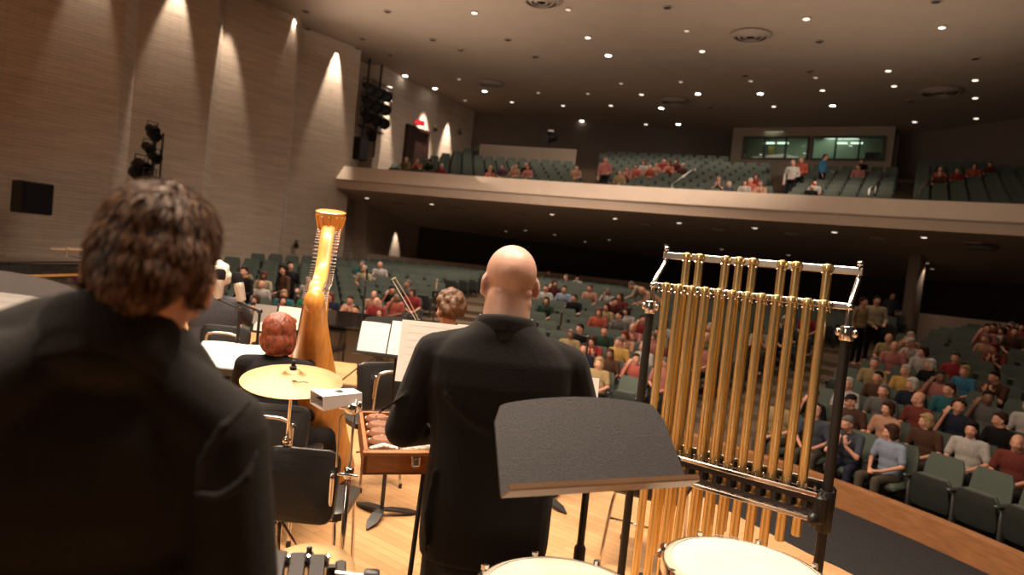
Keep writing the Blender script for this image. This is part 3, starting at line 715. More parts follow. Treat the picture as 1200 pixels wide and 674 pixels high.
# ------------------------------------------------------------------ auditorium seats
def seat_parts():
    # origin on the floor under the seat's back, seat faces +y
    b = MB(); R = Matrix.Rotation(math.radians(-12), 3, 'X')
    def panel(mb, w, h, t, c, R, bow=.03):
        rings = []
        for i in range(7):
            z = -h/2 + h*i/6; ww = w/2*(1 - .10*(i/6)**2)
            if i == 6: ww -= .03
            if i == 0: ww -= .02
            tt = t/2*(.6 if i in (0, 6) else 1)
            ring = []
            for a in range(-4, 5): x = ww*a/4; ring.append(Vector(c) + R @ Vector((x, tt*(1 if abs(a) < 4 else .4) - bow*(1-(a/4)**2), z)))
            for a in range(4, -5, -1): x = ww*a/4; ring.append(Vector(c) + R @ Vector((x, -tt*(1 if abs(a) < 4 else .4) - bow*(1-(a/4)**2), z)))
            rings.append(ring)
        mb.loft(rings)
    panel(b, .50, .60, .07, (0, .0, .62), Matrix.Rotation(math.radians(10), 3, 'X'))
    s = MB(); panel(s, .47, .40, .09, (0, .155, .47), Matrix.Rotation(math.radians(-8), 3, 'X'), .0)      # tipped-up seat
    sh = MB(); panel(sh, .49, .41, .06, (0, .225, .462), Matrix.Rotation(math.radians(-8), 3, 'X'), -.01)
    so = MB(); so.box((0, .24, .40), (.47, .42, .10), None, .03)
    arms = []
    for q in (-1, 1):
        a = MB(); a.box((q*.275, .17, .60), (.055, .34, .035), None, .012); a.box((q*.275, .12, .30), (.03, .22, .60), None, .008); arms.append(a)
    return b, s, sh, so, arms
sb, ss, ssh, sso, sarms = seat_parts()
def make_seat(openseat):
    e = empty('auditorium_seat', (0, 0, 0), 0, 'x', 'seat')
    obj('seat_back', sb, M['seatfab'], e, smooth=40)
    if openseat: obj('seat_cushion', sso, M['seatfab'], e, smooth=40)
    else:
        c = obj('seat_cushion', ss, M['seatfab'], e, smooth=40); obj('seat_shell', ssh, M['seatshell'], c, smooth=40)
    for a in sarms: obj('armrest', a, M['seatarm'], e, smooth=40)
    learn(e); return e
SEAT = {False: make_seat(False), True: make_seat(True)}
# all seat places
AISLES = [(-62, 3), (-30, 1.6), (8, 1.6), (43, 1.6)]
places = []
def wallx(y):
    pts_ = [(40, 16), (34.7, 18.6), (28.4, 21.5), (19, 25.5), (10, 27), (-10, 27)]
    for (ya, xa), (yb, xb) in zip(pts_, pts_[1:]):
        if yb <= y <= ya: return xa + (xb-xa)*(ya-y)/(ya-yb)
    return 16
for ri, r in enumerate(rows):
    step = math.degrees(.57/r); az = -74 + (ri % 2)*step/2
    while az < 96:
        ok = all(abs(az-a)*PI/180*r > w_/2+.25 for a, w_ in AISLES)
        if ok:
            p = polar(r, az, zfl(r)); hp = polar(r-.26, az, zfl(r)+1.17)
            inside = (p.x - (L0.x+.48*p.y)) > 1.6 and p.x < min(23, wallx(p.y)-1) and p.y < 35
            hx, hy, hd = pix(hp)
            if inside and -60 < hx < 1420 and hd > 1: places.append(dict(kind='main', row=ri, az=az, loc=p, rz=PI-math.radians(az), head=(hx, hy, hd), used=False))
        az += step
for k, r in enumerate(BROW):
    a = A0+1.2 + (k % 2)*.29*57.3/(BR+r)
    while a < A1:
        p = bal(r-.1, a, zb(k)); hx, hy, hd = pix((p.x, p.y, p.z+1.1))
        fr = (a-A0)/(A1-A0)
        skip = any(abs(hx-q) < (32 if k == 0 else 13) for q in (692, 913, 1062)) or (560 < hx < 690 and k > 6) or p.x - (L0.x+.48*p.y) < 1.0 or (850 < hx < 1050 and k > 8) or p.x > wallx(p.y)-1
        if not skip and hx < 1300: places.append(dict(kind='bal', row=k, az=a, loc=p, rz=PI-math.radians(a), head=(hx, hy, hd), used=False))
        a += math.degrees(.58/(BR+r))
print('places', len(places), sum(1 for q in places if q['kind'] == 'main'))

Cn = {'white': (205, 195, 185), 'cream': (200, 180, 140), 'pink': (205, 120, 110), 'red': (170, 30, 35), 'dark red': (95, 25, 25), 'orange': (200, 80, 45), 'coral': (215, 95, 75), 'teal': (30, 110, 115), 'blue': (40, 130, 170), 'pale blue': (150, 165, 190), 'navy': (35, 38, 60), 'black': (22, 20, 22),
      'grey': (110, 105, 100), 'green': (40, 140, 90), 'dark green': (45, 70, 50), 'yellow': (225, 170, 60), 'tan': (180, 150, 95), 'brown': (90, 55, 35), 'purple': (95, 60, 90), 'slate': (75, 80, 95), 'rust': (130, 50, 35), 'peach': (210, 150, 115)}
Hn = {'white hair': ('short', (205, 195, 180)), 'grey hair': ('short', (120, 112, 105)), 'brown hair': ('short', (60, 38, 25)), 'dark hair': ('short', (24, 18, 16)), 'blond bob': ('bob', (190, 150, 95)), 'white bob': ('bob', (215, 205, 190)), 'brown bob': ('bob', (75, 42, 26)),
      'long dark hair': ('long', (26, 18, 15)), 'long brown hair': ('long', (85, 50, 30)), 'bald head': (BALD, None), 'balding head': ('fringe', (130, 120, 110)), 'curly grey hair': ('curly', (135, 125, 115)), 'curly brown hair': ('curly', (70, 42, 28)), 'white cap': ('cap', (215, 205, 190)), 'dark cap': ('cap', (35, 30, 28)), 'red bob': ('bob', (120, 45, 25))}
Hk = list(Hn)
PPL = [  # head px, head py, top, hair, [stand]
 (296,317,'tan','bald head'),(311,319,'cream','red bob'),(310,328,'white','balding head'),(323,338,'teal','blond bob'),(356,322,'white','white hair'),(347,320,'white','blond bob'),(340,345,'rust','brown bob'),(361,350,'red','grey hair'),(350,352,'green','brown hair'),(342,356,'coral','red bob'),(330,358,'pink','dark hair'),(315,350,'pale blue','brown bob'),(302,352,'navy','dark hair'),(368,360,'dark red','brown hair'),
 (396,342,'navy','red bob'),(394,361,'pink','blond bob'),(384,368,'green','dark hair'),(413,362,'white','dark hair'),(426,355,'peach','brown hair'),(442,354,'red','bald head'),(437,368,'tan','red bob'),(462,358,'coral','balding head'),(454,370,'white','brown hair'),(473,357,'red','brown bob'),(468,346,'black','dark hair'),(475,364,'orange','brown hair'),(490,354,'dark red','brown hair'),(493,366,'white','balding head'),(489,344,'grey','grey hair'),(503,348,'red','dark hair'),(498,360,'peach','blond bob'),(512,365,'pink','white hair'),(520,350,'grey','long dark hair'),(404,370,'pale blue','grey hair'),(448,362,'peach','brown hair'),
 (423,310,'teal','grey hair'),(431,310,'cream','white hair'),(437,311,'white','balding head'),
 (644,336,'white','brown hair'),(659,337,'pale blue','dark hair'),(652,331,'dark red','brown bob'),(634,346,'dark green','long dark hair'),(676,343,'black','brown hair'),(664,322,'grey','grey hair'),(678,322,'white','brown hair'),(646,314,'purple','grey hair'),(697,340,'peach','brown hair'),(710,338,'white','grey hair'),(720,341,'rust','long brown hair'),(703,362,'orange','red bob'),(716,357,'tan','brown bob'),(728,362,'grey','grey hair'),(731,352,'dark red','dark hair'),(735,370,'white','brown hair'),(744,374,'pink','bald head'),(752,368,'red','dark hair'),(729,387,'peach','red bob'),(704,388,'dark green','brown hair'),(681,393,'tan','bald head'),(686,381,'black','dark hair'),(740,393,'yellow','grey hair'),(697,400,'red','brown bob'),(706,418,'tan','blond bob'),(718,404,'brown','long brown hair'),(735,405,'coral','brown hair'),(726,398,'white','white hair'),(750,392,'pink','grey hair'),(692,412,'navy','brown hair'),
 (1041,384,'tan','bald head'),(1033,391,'pink','balding head'),(1048,394,'peach','white hair'),(1066,392,'white','white cap'),(1070,407,'white','brown bob'),(1092,409,'black','white bob'),(1053,424,'yellow','white hair'),(1078,428,'navy','white bob'),(1104,416,'red','brown hair'),(1131,422,'blue','blond bob'),(1122,432,'pink','brown hair'),(1167,430,'brown','dark hair'),(1042,440,'brown','dark hair'),(1068,442,'rust','bald head'),(1064,458,'grey','grey hair'),(1076,452,'white','bald head'),(1030,446,'dark red','brown bob'),(1022,455,'brown','dark cap'),(1046,448,'coral','red bob'),(1055,454,'peach','brown bob'),(1033,463,'orange','curly grey hair'),(997,462,'white','white hair'),(1005,477,'slate','grey hair'),(1019,488,'pale blue','brown bob'),(966,486,'slate','bald head'),(958,470,'black','dark hair'),(1040,488,'tan','dark cap'),(1107,465,'teal','brown hair'),(1122,490,'white','long dark hair'),(1160,466,'grey','dark hair'),(1143,482,'navy','curly brown hair'),(1152,486,'black','brown hair'),(1186,467,'white','curly brown hair'),(1183,492,'rust','bald head'),(1197,480,'black','grey hair'),(1084,472,'brown','blond bob'),(1017,438,'tan','grey hair'),(1012,450,'peach','blond bob'),
 (1145,391,'peach','grey hair'),(1160,380,'dark red','brown hair'),(1165,384,'pink','dark hair'),(1172,382,'white','brown bob'),(1180,380,'red','dark hair'),(1188,381,'orange','grey hair'),(1195,380,'red','long dark hair'),(1192,390,'brown','brown hair'),(1177,391,'rust','red bob'),(1170,393,'black','grey hair'),
 (480,190,'tan','white hair'),(490,191,'coral','grey hair'),(505,192,'dark green','dark hair'),(516,194,'red','white bob'),(580,196,'black','dark hair'),(593,196,'purple','brown hair'),(603,196,'peach','grey hair'),(613,195,'black','grey hair'),(627,197,'pink','red bob'),(576,200,'orange','blond bob'),
 (727,203,'tan','grey hair'),(690,197,'peach','dark hair'),(747,194,'coral','brown hair'),(755,196,'white','red bob'),(762,196,'orange','balding head'),(770,196,'peach','brown hair'),(778,193,'red','dark hair'),(785,195,'coral','red bob'),(793,194,'dark red','brown bob'),(800,196,'brown','white hair'),(741,197,'pink','grey hair'),
 (869,213,'white','brown bob'),(876,208,'coral','white hair'),(883,208,'red','red bob'),(888,212,'peach','grey hair'),(842,212,'grey','grey hair'),(850,213,'slate','white hair'),(957,218,'white','dark hair'),(949,218,'black','brown hair'),
 (1000,194,'pink','brown hair'),(1012,192,'black','dark hair'),(1101,200,'coral','bald head'),(1117,200,'red','grey hair'),(1150,194,'orange','brown bob'),(1160,194,'rust','dark hair'),(1108,203,'brown','brown hair')]
rn = random.Random(5)
cols = list(Cn)
# people seen in the gaps of the chimes
for k in range(26):
    PPL.append((rn.uniform(752, 962), rn.uniform(372, 470), rn.choice(['white', 'red', 'pink', 'tan', 'grey', 'coral', 'black', 'navy', 'peach', 'rust', 'white', 'green', 'cream']), rn.choice(Hk)))
def where(px, py, kind):
    if kind == 'bal':
        return ('left on the balcony' if px < 545 else 'on the balcony above the bald man' if px < 680 else 'mid balcony left of the booth' if px < 830 else 'on the balcony below the booth' if px < 1060 else 'on the balcony right of the booth')
    if px < 382: return 'seated left of the harp' if py > 335 else 'far back left of the harp'
    if px < 545: return 'between harp and bald man' if py > 335 else 'far back right of the harp'
    if px < 755: return 'lower right of bald head' if py > 372 else 'far right of bald head'
    if px < 975: return 'behind the chime tubes'
    if px < 1095: return 'just right of the chimes' if py > 425 else 'upper rows right of the chimes'
    return 'seated at the far right' if py > 400 else 'far right under the balcony'
labels = set(); people = []
def uniq(lab_of, top, hair):
    return
near_seats = []
for t in PPL:
    px, py, top, hair = t[:4]
    kind = 'bal' if py < 240 else 'main'
    best = None; bd_ = 1e9
    for q in places:
        if q['used'] or q['kind'] != kind: continue
        hx, hy, hd = q['head']; dd = ((hx-px)**2 + ((hy-py)*1.5)**2)
        if dd < bd_: bd_ = dd; best = q
    if not best or bd_ > 34**2: print('drop', t[:4], bd_**.5); continue
    W_ = where(px, py, kind); lab = 'person in a %s top with %s, %s' % (top, hair, W_)
    tries = 0
    while lab in labels:
        top2 = rn.choice(cols) if tries > 2 else top; hair2 = rn.choice(Hk); lab = 'person in a %s top with %s, %s' % (top2, hair2, W_); tries += 1
        if lab not in labels: top, hair = top2, hair2
    labels.add(lab); best['used'] = True; best['who'] = 'person in a %s top with %s' % (top, hair); best['W'] = W_
    hk, hc = Hn[hair]
    f = PROTO[rn.choice([0, 0, 0, 3, 3, 3, 1, 2])]
    l = best['loc']; a = best['rz']; fw = Vector((-math.sin(a), math.cos(a), 0))
    person(f, (l + fw*.20 + Vector((0, 0, .02))), a + rn.uniform(-.25, .25), lab, Cn[top], hk, hc, rn.choice([(30, 30, 36), (60, 55, 50), (40, 45, 70), (90, 80, 65)]), 'skindark' if rn.random() < .06 else 'skin', None, best['head'][2] > 20, scale=rn.uniform(.89, .96))
# standing people
for px, py, d, z0, yaw, top, hair, lab, f in (
  (286, 318, 17, None, 2.6, 'black', 'dark hair', 'person in black standing in the rows behind the two microphones', STAND),
  (333, 316, 19, None, 2.2, 'brown', 'long dark hair', 'person in dark brown standing left of the harp', STAND),
  (340, 312, 18, None, 3.6, 'black', 'dark hair', 'tall person in black standing just left of the harp neck', STAND),
  (741, 334, 20, None, 1.2, 'cream', 'grey hair', 'person in a cream jacket bending over the seats left of the chimes', BEND),
  (754, 341, 17, None, 1.5, 'peach', 'bald head', 'bald person leaning over a seat behind the left chime post', BEND),
  (1012, 354, 17, None, 3.6, 'tan', 'brown hair', 'person in tan standing in the dark aisle beside the right chime post', STAND),
  (1028, 352, 17.5, None, 2.8, 'cream', 'dark hair', 'person in a cream shirt and black trousers standing in the aisle', STAND),
  (1046, 346, 19, None, 3.2, 'slate', 'brown hair', 'person in slate blue standing beside the column in the dark', STAND),
  (710, 189, 29, 'b', 2.9, 'pink', 'grey hair', 'person in a pale pink shirt standing at the middle balcony front', STAND),
  (939, 188, 28, 'b', 2.2, 'orange', 'blond bob', 'person in an orange top standing on the balcony steps below the booth', STAND),
  (929, 194, 27, 'b', 2.6, 'white', 'white hair', 'person in a white top standing on the balcony steps below the booth', STAND),
  (967, 187, 30, 'b', 3.9, 'blue', 'brown hair', 'person in a bright blue top standing below the booth windows', STAND)):
    q = P(px, py, d)
    if z0 is None:
        rad = (Vector((q.x, q.y, 0))-HC).length; z = zfl(rad) if rad > 9.6 else -1.0
    else: z = None
    hh = 1.60 if f is STAND else 1.27
    top_ = q.z - hh if z is None else q.z-hh
    if z is not None:
        # slide along the ray until the feet meet the rake
        for k in range(200):
            dd = 9+k*.12; q = P(px, py, dd); rad = (Vector((q.x, q.y, 0))-HC).length; zf = zfl(rad) if rad > 9.6 else -1.0
            if rad > 10 and q.z-hh <= zf+.02: break
        # rays that never meet it: take the given depth
        z = zf
    else:
        for k in range(200):
            dd = 23+k*.1; q = P(px, py, dd); rad = math.hypot(q.x-BC.x, q.y-BC.y)-BR
            kk = max(0, min(10, int((rad-.6)/.92))); z = zb(kk)
            if rad > .3 and q.z-hh <= z: break
    fw = .5 if f is BEND else .05
    hk, hc = Hn[hair]
    person(f, (q.x + math.sin(yaw)*fw, q.y - math.cos(yaw)*fw, z), yaw, lab, Cn[top], hk, hc, (24, 22, 24))
# seats: the 300 nearest in view as individuals, the rest as one mass
def hidden(q):
    hx, hy, hd = q['head']
    if q['kind'] == 'bal': return True
    return not (360 < hx < 1230 and 290 < hy < 700) or (470 < hx < 700 and hy > 372) or (555 < hx < 625 and hy > 290)
cand = sorted([q for q in places if not hidden(q)], key=lambda q: q['head'][2])
ind = cand[:300]
ordn = ['front', 'second', 'third', 'fourth', 'fifth', 'sixth', 'seventh', 'eighth', 'ninth', 'tenth', 'eleventh', 'twelfth', 'thirteenth', 'fourteenth', 'fifteenth', 'sixteenth', 'seventeenth', 'eighteenth']
first = {False: True, True: True}
NTH = ['leftmost', 'second from left', 'third from left', 'fourth from left', 'fifth from left', 'sixth from left', 'seventh from left', 'eighth from left', 'ninth from left', 'tenth from left', 'eleventh from left', 'twelfth from left']
def nth(k, n):
    if k < 12: return NTH[k]
    if n-1-k < 12: return NTH[n-1-k].replace('left', 'right')
    return 'middle one'
gr_ = {}
for q in ind:
    if not q['used']:
        hx = q['head'][0]; s = 'left of the bald man' if hx < 560 else 'between bald man and chimes' if hx < 755 else 'behind the chimes' if hx < 975 else 'right of the chimes'
        gr_.setdefault((q['row'], s), []).append(q)
for (r_, s), L in gr_.items():
    L.sort(key=lambda q: q['head'][0])
    for k, q in enumerate(L): q['elab'] = 'empty green seat, row %s from front, %s, %s' % (['one', 'two', 'three', 'four', 'five', 'six', 'seven', 'eight', 'nine', 'ten', 'eleven', 'twelve', 'thirteen', 'fourteen', 'fifteen', 'sixteen', 'seventeen', 'eighteen'][r_], s, nth(k, len(L)))
for q in ind:
    hx = q['head'][0]; s = 'left of the bald man' if hx < 560 else 'between bald man and chimes' if hx < 755 else 'seen through the chimes' if hx < 975 else 'right of the chimes'
    g = '%s green tip-up seats, %s row, %s' % ('occupied' if q['used'] else 'empty', ordn[q['row']], s)
    lab = '%s green tip-up seat in the %s floor row %s' % ('occupied' if q['used'] else 'empty', ordn[q['row']], s)
    if q['used']: lab = ('green seat of %s, %s' % (q['who'], q['W'])).replace('person in a', 'person in').replace(' with ', ', '); g = 'occupied green seats of the floor'
    else: lab = q['elab']
    if first[q['used']]:
        o = SEAT[q['used']]; first[q['used']] = False; o.location = q['loc']; o.rotation_euler = (0, 0, q['rz']); o['label'] = lab; o['group'] = g
    else: o = dup(SEAT[q['used']], q['loc'], q['rz'], lab, g)
    q['ind'] = True
bulk = MB(); bulk2 = []
def addto(src, q, m):
    Mx = Matrix.Translation(q['loc']) @ Matrix.Rotation(q['rz'], 4, 'Z'); o = len(bulk.v); bulk.m = m
    bulk.v += [tuple(Mx @ Vector(v)) for v in src.v]
    for f in src.f: bulk.face(tuple(i+o for i in f))
for q in places:
    if q.get('ind'): continue
    addto(sb, q, 0)
    if q['used']: addto(sso, q, 0)
    else: addto(ss, q, 0); addto(ssh, q, 1)
    addto(sarms[0], q, 2)
    if q['head'][2] < 16: addto(sarms[1], q, 2)
bo = obj('auditorium_seats', bulk, [M['seatfab'], M['seatshell'], M['seatarm']], smooth=40); prop(bo, 'far rows of green auditorium seats on the floor and the balcony', 'seats', kind='stuff')
# balcony furnishings
def on_bal(px, py, k):
    """a point over balcony row k at a pixel column"""
    r = BROW[k]-.1; best = None
    for i in range(600):
        a = A0 + (A1-A0)*i/600; p = bal(r, a, zb(k)); hx = pix((p.x, p.y, p.z+.9))[0]
        if best is None or abs(hx-px) < best[0]: best = (abs(hx-px), p, a)
    return best[1], best[2]
p, a = on_bal(697, 205, 0); Ra = Matrix.Rotation(-math.radians(a), 3, 'Z')
mb = MB(); mb.box((0, 0, .46), (.85, .12, .92), Ra, .02); mb.box(Ra @ Vector((.38, .5, .40)), (.10, .9, .80), Ra, .02); e = obj('aisle_end_wall', mb, M['fascia']); e.location = p - Ra @ Vector((0, .35, 0)); prop(e, 'short cream end wall at the middle balcony aisle', 'low wall')
p, a = on_bal(907, 215, 0); Ra = Matrix.Rotation(-math.radians(a), 3, 'Z')
mb = MB(); mb.box((0, 0, .44), (.80, .12, .88), Ra, .02); mb.box(Ra @ Vector((-.36, .5, .40)), (.10, .9, .80), Ra, .02); e = obj('aisle_end_wall', mb, M['midwall']); e.location = p - Ra @ Vector((0, .35, 0)); prop(e, 'short brown end wall at the balcony aisle below the booth', 'low wall')
# raised follow-spot platform wall on the left balcony
pts = []
for px, z_ in ((562, 0), (600, 0), (640, 0), (676, 0)):
    p, a = on_bal(px, 180, 8); pts.append(p)
mb = MB(); cur = catmull(pts, 5); back = [q + Vector((.15, .5, 0)) for q in cur]
mb.loft([[(q.x, q.y, zz) for q in cur] for zz in (6.4, 7.72)] + [[(q.x, q.y+.18, zz) for q in cur] for zz in (7.72, 6.4)], cap=False, closed=False)
prop(obj('platform_wall', mb, M['boothwall']), 'long tan half-height wall of the spotlight platform on the left balcony', 'low wall')
fp = P(644, 168, pix(pts[2])[2]+.8)
e = empty('follow_spotlight', (fp.x, fp.y, 6.4), 0, 'black follow spotlight above the tan platform wall on the balcony', 'spotlight')
mb = MB(); mb.tube([(0, 0, 0), (0, 0, fp.z-6.4+.1)], .04); obj('stand', mb, M['black'], e)
mb = MB(); mb.lathe([(.10, -.7), (.24, -.6), (.24, .3), (.18, .35), (.18, .8), (.22, .85)], (0, 0, fp.z-6.4+.3), (-.35, -.9, -.22), 16); obj('lamp_housing', mb, M['black'], e, smooth=40)
mb = MB(); mb.box((0, 0, fp.z-6.4+.62), (.3, .5, .10)); obj('top_vent', mb, M['steel'], e)
# stair handrails on the balcony
for (xa, ya, xb, yb, k0, k1, lab) in ((788, 206, 826, 186, 1, 8, 'diagonal metal handrail on the balcony steps left of the booth'), (1078, 212, 1098, 184, 2, 8, 'diagonal handrail on the balcony steps right of the booth'), (1018, 215, 1040, 192, 2, 6, 'pale diagonal handrail on the steps below the right booth window')):
    pa, a = on_bal(xa, ya, k0); pb, a = on_bal(xb, yb, k1)
    mb = MB(); mb.tube([pa + Vector((0, 0, 0)), pa + Vector((0, 0, .95)), pb + Vector((0, 0, .95)), pb], .03, 6)
    for t in (.33, .66): q = pa.lerp(pb, t); mb.tube([q, q + Vector((0, 0, .95))], .025, 6)
    prop(obj('handrail', mb, M['steel'] if 'metal' in lab or 'pale' in lab else M['midwall'], smooth=True), lab, 'handrail')
for px, pz in ((430, 1.9), (665, 2.2)):
    pass
# ================================================================== on the stage
def rel(o, *pts):
    o = Vector(o); return [Vector(p)-o for p in pts]
def R3(yaw=0, pitch=0, roll=0): return Euler((pitch, roll, yaw), 'XYZ').to_matrix()
# ------------------------------------------------------------------ tubular chimes
PLc, PRc = P(758, 400, 3.48), P(985, 450, 2.94)
PL, PR = Vector((PLc.x, PLc.y, 0)), Vector((PRc.x, PRc.y, 0))
cu = (PR-PL).normalized(); cn = Vector((-cu.y, cu.x, 0)); CW = (PR-PL).length
zr = (P(770, 338, 3.46).z + P(975, 354, 2.96).z)/2; zb_ = zr + .155
zd = (P(785, 527, 3.42).z + P(955, 575, 2.98).z)/2
ch = empty('tubular_chimes', (PL+PR)/2, math.atan2(cu.y, cu.x), 'rack of golden brass tubular chimes in a black and chrome frame', 'chimes')
h = CW/2; TB = .12
for s in (-1, 1):
    mb = MB(); mb.lathe([(.021, .10), (.021, zr-.12)], (s*h, 0, 0), n=14); mb.lathe([(.030, zd-.17), (.034, zd-.16), (.034, zd+.0), (.030, zd+.01)], (s*h, 0, 0), n=14)
    obj('post', mb, M['black'], ch, smooth=35)
    mb = MB(); mb.lathe([(.026, zr-.145), (.030, zr-.14), (.030, zr-.085), (.024, zr-.08)], (s*h, 0, 0), n=14)
    for q in (-1, 1): mb.ell((s*h + q*.034, -.005, zr-.11), (.014, .014, .018), None, 10, 7)
    obj('collar', mb, M['chrome'], ch, smooth=True)
    mb = MB(); mb.tube(catmull([(s*h, 0, zr-.12), (s*h, 0, zr-.02), (s*h, .02, zr+.03), (s*h, .085, zr+.09), (s*h, TB, zr+.13), (s*h, TB, zr+.19)], 5), .0125, 10)
    mb.ell((s*h, TB, zr+.195), (.016, .016, .014), None, 10, 7); mb.ell((s*h, .0, zr-.0), (.018, .018, .016), None, 10, 7)
    obj('curved_rod', mb, M['chrome'], ch, smooth=True)
mb = MB(); mb.box((0, TB, zb_+.005), (CW+.03, .02, .035), None, .004); obj('rear_rail', mb, M['steel'], ch, smooth=30)
mb = MB(); mb.box((-.0, .0, zr+.002), (CW+.0, .018, .028), None, .004); obj('front_rail', mb, M['steel'], ch, smooth=30)
tubepos = [-h + CW*(.088 + .0728*i) for i in range(12)]
def tube_part(x, y, zt, L, name='chime_tube'):
    mb = MB(); r = .0205
    mb.lathe([(.0001, zt-L), (r*.8, zt-L), (r, zt-L+.004), (r, zt-.012), (r*1.25, zt-.010), (r*1.28, zt+.006), (r*1.1, zt+.012), (.0001, zt+.012)], (x, y, 0), n=20)
    t = obj(name, mb, M['brass'], ch, smooth=40)
    m2 = MB(); m2.tube([(x, y-.022, zt-.02), (x+.012, y-.024, zt+.004), (x+.012, y+.0, zt+.016), (x-.012, y-.0, zt+.016), (x-.012, y-.024, zt+.004), (x, y-.022, zt-.02)], .0018, 5)
    m2.cap((x-.02, y-.012, zt-.028), (x+.02, y-.012, zt-.028), .004, .004, 6); obj('hanging_cord', m2, M['chrome'], t)
for i, x in enumerate(tubepos): tube_part(x, -.012, zr+.005, 1.54 - .046*i)
for i in (1, 2, 4, 5, 6, 8, 9, 11): tube_part(tubepos[i]-.032*CW/.9+.006, TB-.012, zb_+.012, 1.60 - .046*i)
for i in range(13):
    x = -h + CW*(.05+.0728*i); mb = MB(); mb.box((x, -.022, zr-.0), (.012, .02, .03), None, .003); mb.cap((x, -.03, zr-.012), (x, -.03, zr-.028), .005, .004, 6); obj('rail_hook', mb, M['chrome'], ch)
# damper box
for z_, yy, th in ((zd, -.075, .012), (zd-.105, -.085, .016), (zd, .16, .012), (zd-.105, .16, .016)):
    mb = MB(); mb.box((0, yy, z_), (CW-.04, th, .02), None, .004); obj('damper_rail', mb, M['chrome'] if yy < 0 else M['steel'], ch, smooth=30)
mb = MB()
for yy in (-.07, .155):
    mb.box((0, yy, zd-.022), (CW-.06, .006, .028)); mb.box((0, yy, zd-.084), (CW-.06, .006, .022))
    for i in range(13): mb.box((-h + CW*(.05+.0728*i), yy, zd-.053), (.020, .006, .05))
mb.box((0, .04, zd-.055), (CW-.06, .012, .09))
obj('damper_box', mb, mat('dark_steel_damper_box', (.05, .045, .045), .4, .5), ch)
mb = MB()
for x in tubepos:
    for q in (-1, 1): mb.box((x+q*.026, -.012, zd-.05), (.010, .06, .07), None, .003)
obj('felt_dampers', mb, M['blackcloth'], ch)
mb = MB()
for i in range(24): x = -h+.04+(CW-.08)*i/23; mb = MB(); mb.cap((x, -.05, zd+.008), (x, -.05, zd+.026), .006, .005, 6); obj('damper_screw', mb, M['chrome'], ch)
for s in (-1, 1):
    mb = MB(); mb.box((s*(h-.01), .03, zd-.06), (.05, .24, .13), None, .015); mb.ell((s*(h-.025), -.10, zd-.10), (.022, .03, .03), None, 10, 7); obj('end_bracket', mb, M['black'], ch, smooth=30)
    mb = MB(); mb.box((s*h, 0, .08), (.06, .62, .05), None, .012); obj('foot', mb, M['black'], ch)
    for q in (-1, 1): mb = MB(); mb.lathe([(.001, -.012), (.028, -.012), (.030, 0), (.028, .012), (.001, .012)], (s*h, q*.27, .030), (1, 0, 0), 14); obj('caster', mb, M['black'], ch)
mb = MB(); mb.box((0, 0, .11), (CW, .05, .04), None, .008); obj('base_bar', mb, M['black'], ch)
mb = MB(); mb.box((.05, -.22, .05), (.10, .26, .02), None, .008); mb.tube([(.05, -.1, .06), (.05, .04, .12)], .01, 6); obj('pedal', mb, M['steel'], ch)

# ------------------------------------------------------------------ timpani
def timpano(px, py, zc_, rpx, label):
    c = Pz(px, py, zc_); d = pix(c)[2]; R = rpx*d/FPX
    e = empty('timpano', (c.x, c.y, 0), 0, label, 'drum')
    mb = MB(); prof = [(R*.93, zc_-.02)] + [(R*.93*math.cos(t*PI/2/9), zc_-.06-.42*math.sin(t*PI/2/9)) for t in range(10)]
    mb.lathe(prof, n=48); obj('bowl', mb, M['copper'], e, smooth=40)
    mb = MB(); mb.lathe([(.0002, zc_+.004), (R*.60, zc_+.004), (R*.895, zc_+.0035), (R*.91, zc_+.001)], n=64); obj('drumhead', mb, M['drumhead'], e, smooth=True)
    mb = MB(); mb.lathe([(R*.905, zc_+.0045), (R*.918, zc_+.0045), (R*.985, zc_-.012), (R*.985, zc_-.03), (R*.92, zc_-.03)], n=64, cap=False); obj('head_collar', mb, M['drumrim'], e, smooth=30)
    mb = MB(); mb.lathe([(R*.985, zc_-.012), (R*.99, zc_-.004), (R*1.02, zc_-.004), (R*1.025, zc_-.012), (R*1.025, zc_-.040), (R*.985, zc_-.040), (R*.985, zc_-.012)], n=64, cap=False); obj('hoop', mb, M['chrome'], e, smooth=30)
    for k in range(8):
        a = 2*PI*k/8+.3; x, y = R*1.035*math.cos(a), R*1.035*math.sin(a)
        mb = MB(); mb.box((x, y, zc_-.03), (.035, .035, .035), R3(a), .008); mb.tube([(x, y, zc_+.0), (x, y, zc_-.20)], .006, 8); mb.lathe([(.011, zc_-.008), (.011, zc_+.008), (.006, zc_+.010)], (x, y, 0), n=8)
        obj('tension_lug', mb, M['chrome'], e, smooth=30)
    for k in range(3):
        a = 2*PI*k/3+.5; mb = MB(); mb.tube(catmull([(R*.98*math.cos(a), R*.98*math.sin(a), zc_-.16), (R*.95*math.cos(a), R*.95*math.sin(a), .5), (R*.6*math.cos(a), R*.6*math.sin(a), .2), (R*.85*math.cos(a), R*.85*math.sin(a), .05)], 5), .016, 8)
        l = obj('leg', mb, M['steel'], e, smooth=True); m2 = MB(); m2.ell((R*.85*math.cos(a), R*.85*math.sin(a), .03), (.03, .03, .03), None, 10, 7); obj('caster', m2, M['black'], l)
    mb = MB(); mb.box((0, -R*.6, .08), (.14, .26, .03), None, .01); mb.tube([(0, -R*.4, .09), (0, 0, .2), (0, 0, .40)], .014, 8); obj('pedal', mb, M['steel'], e)
    return e, c, R
tR, cR, rR = timpano(874, 667, .84, 95, 'timpano with faint printed mark on its cream head, in front of the chimes')
tL, cL, rL = timpano(661, 697, .84, 104, 'timpano with plain cream head below the black music stand')
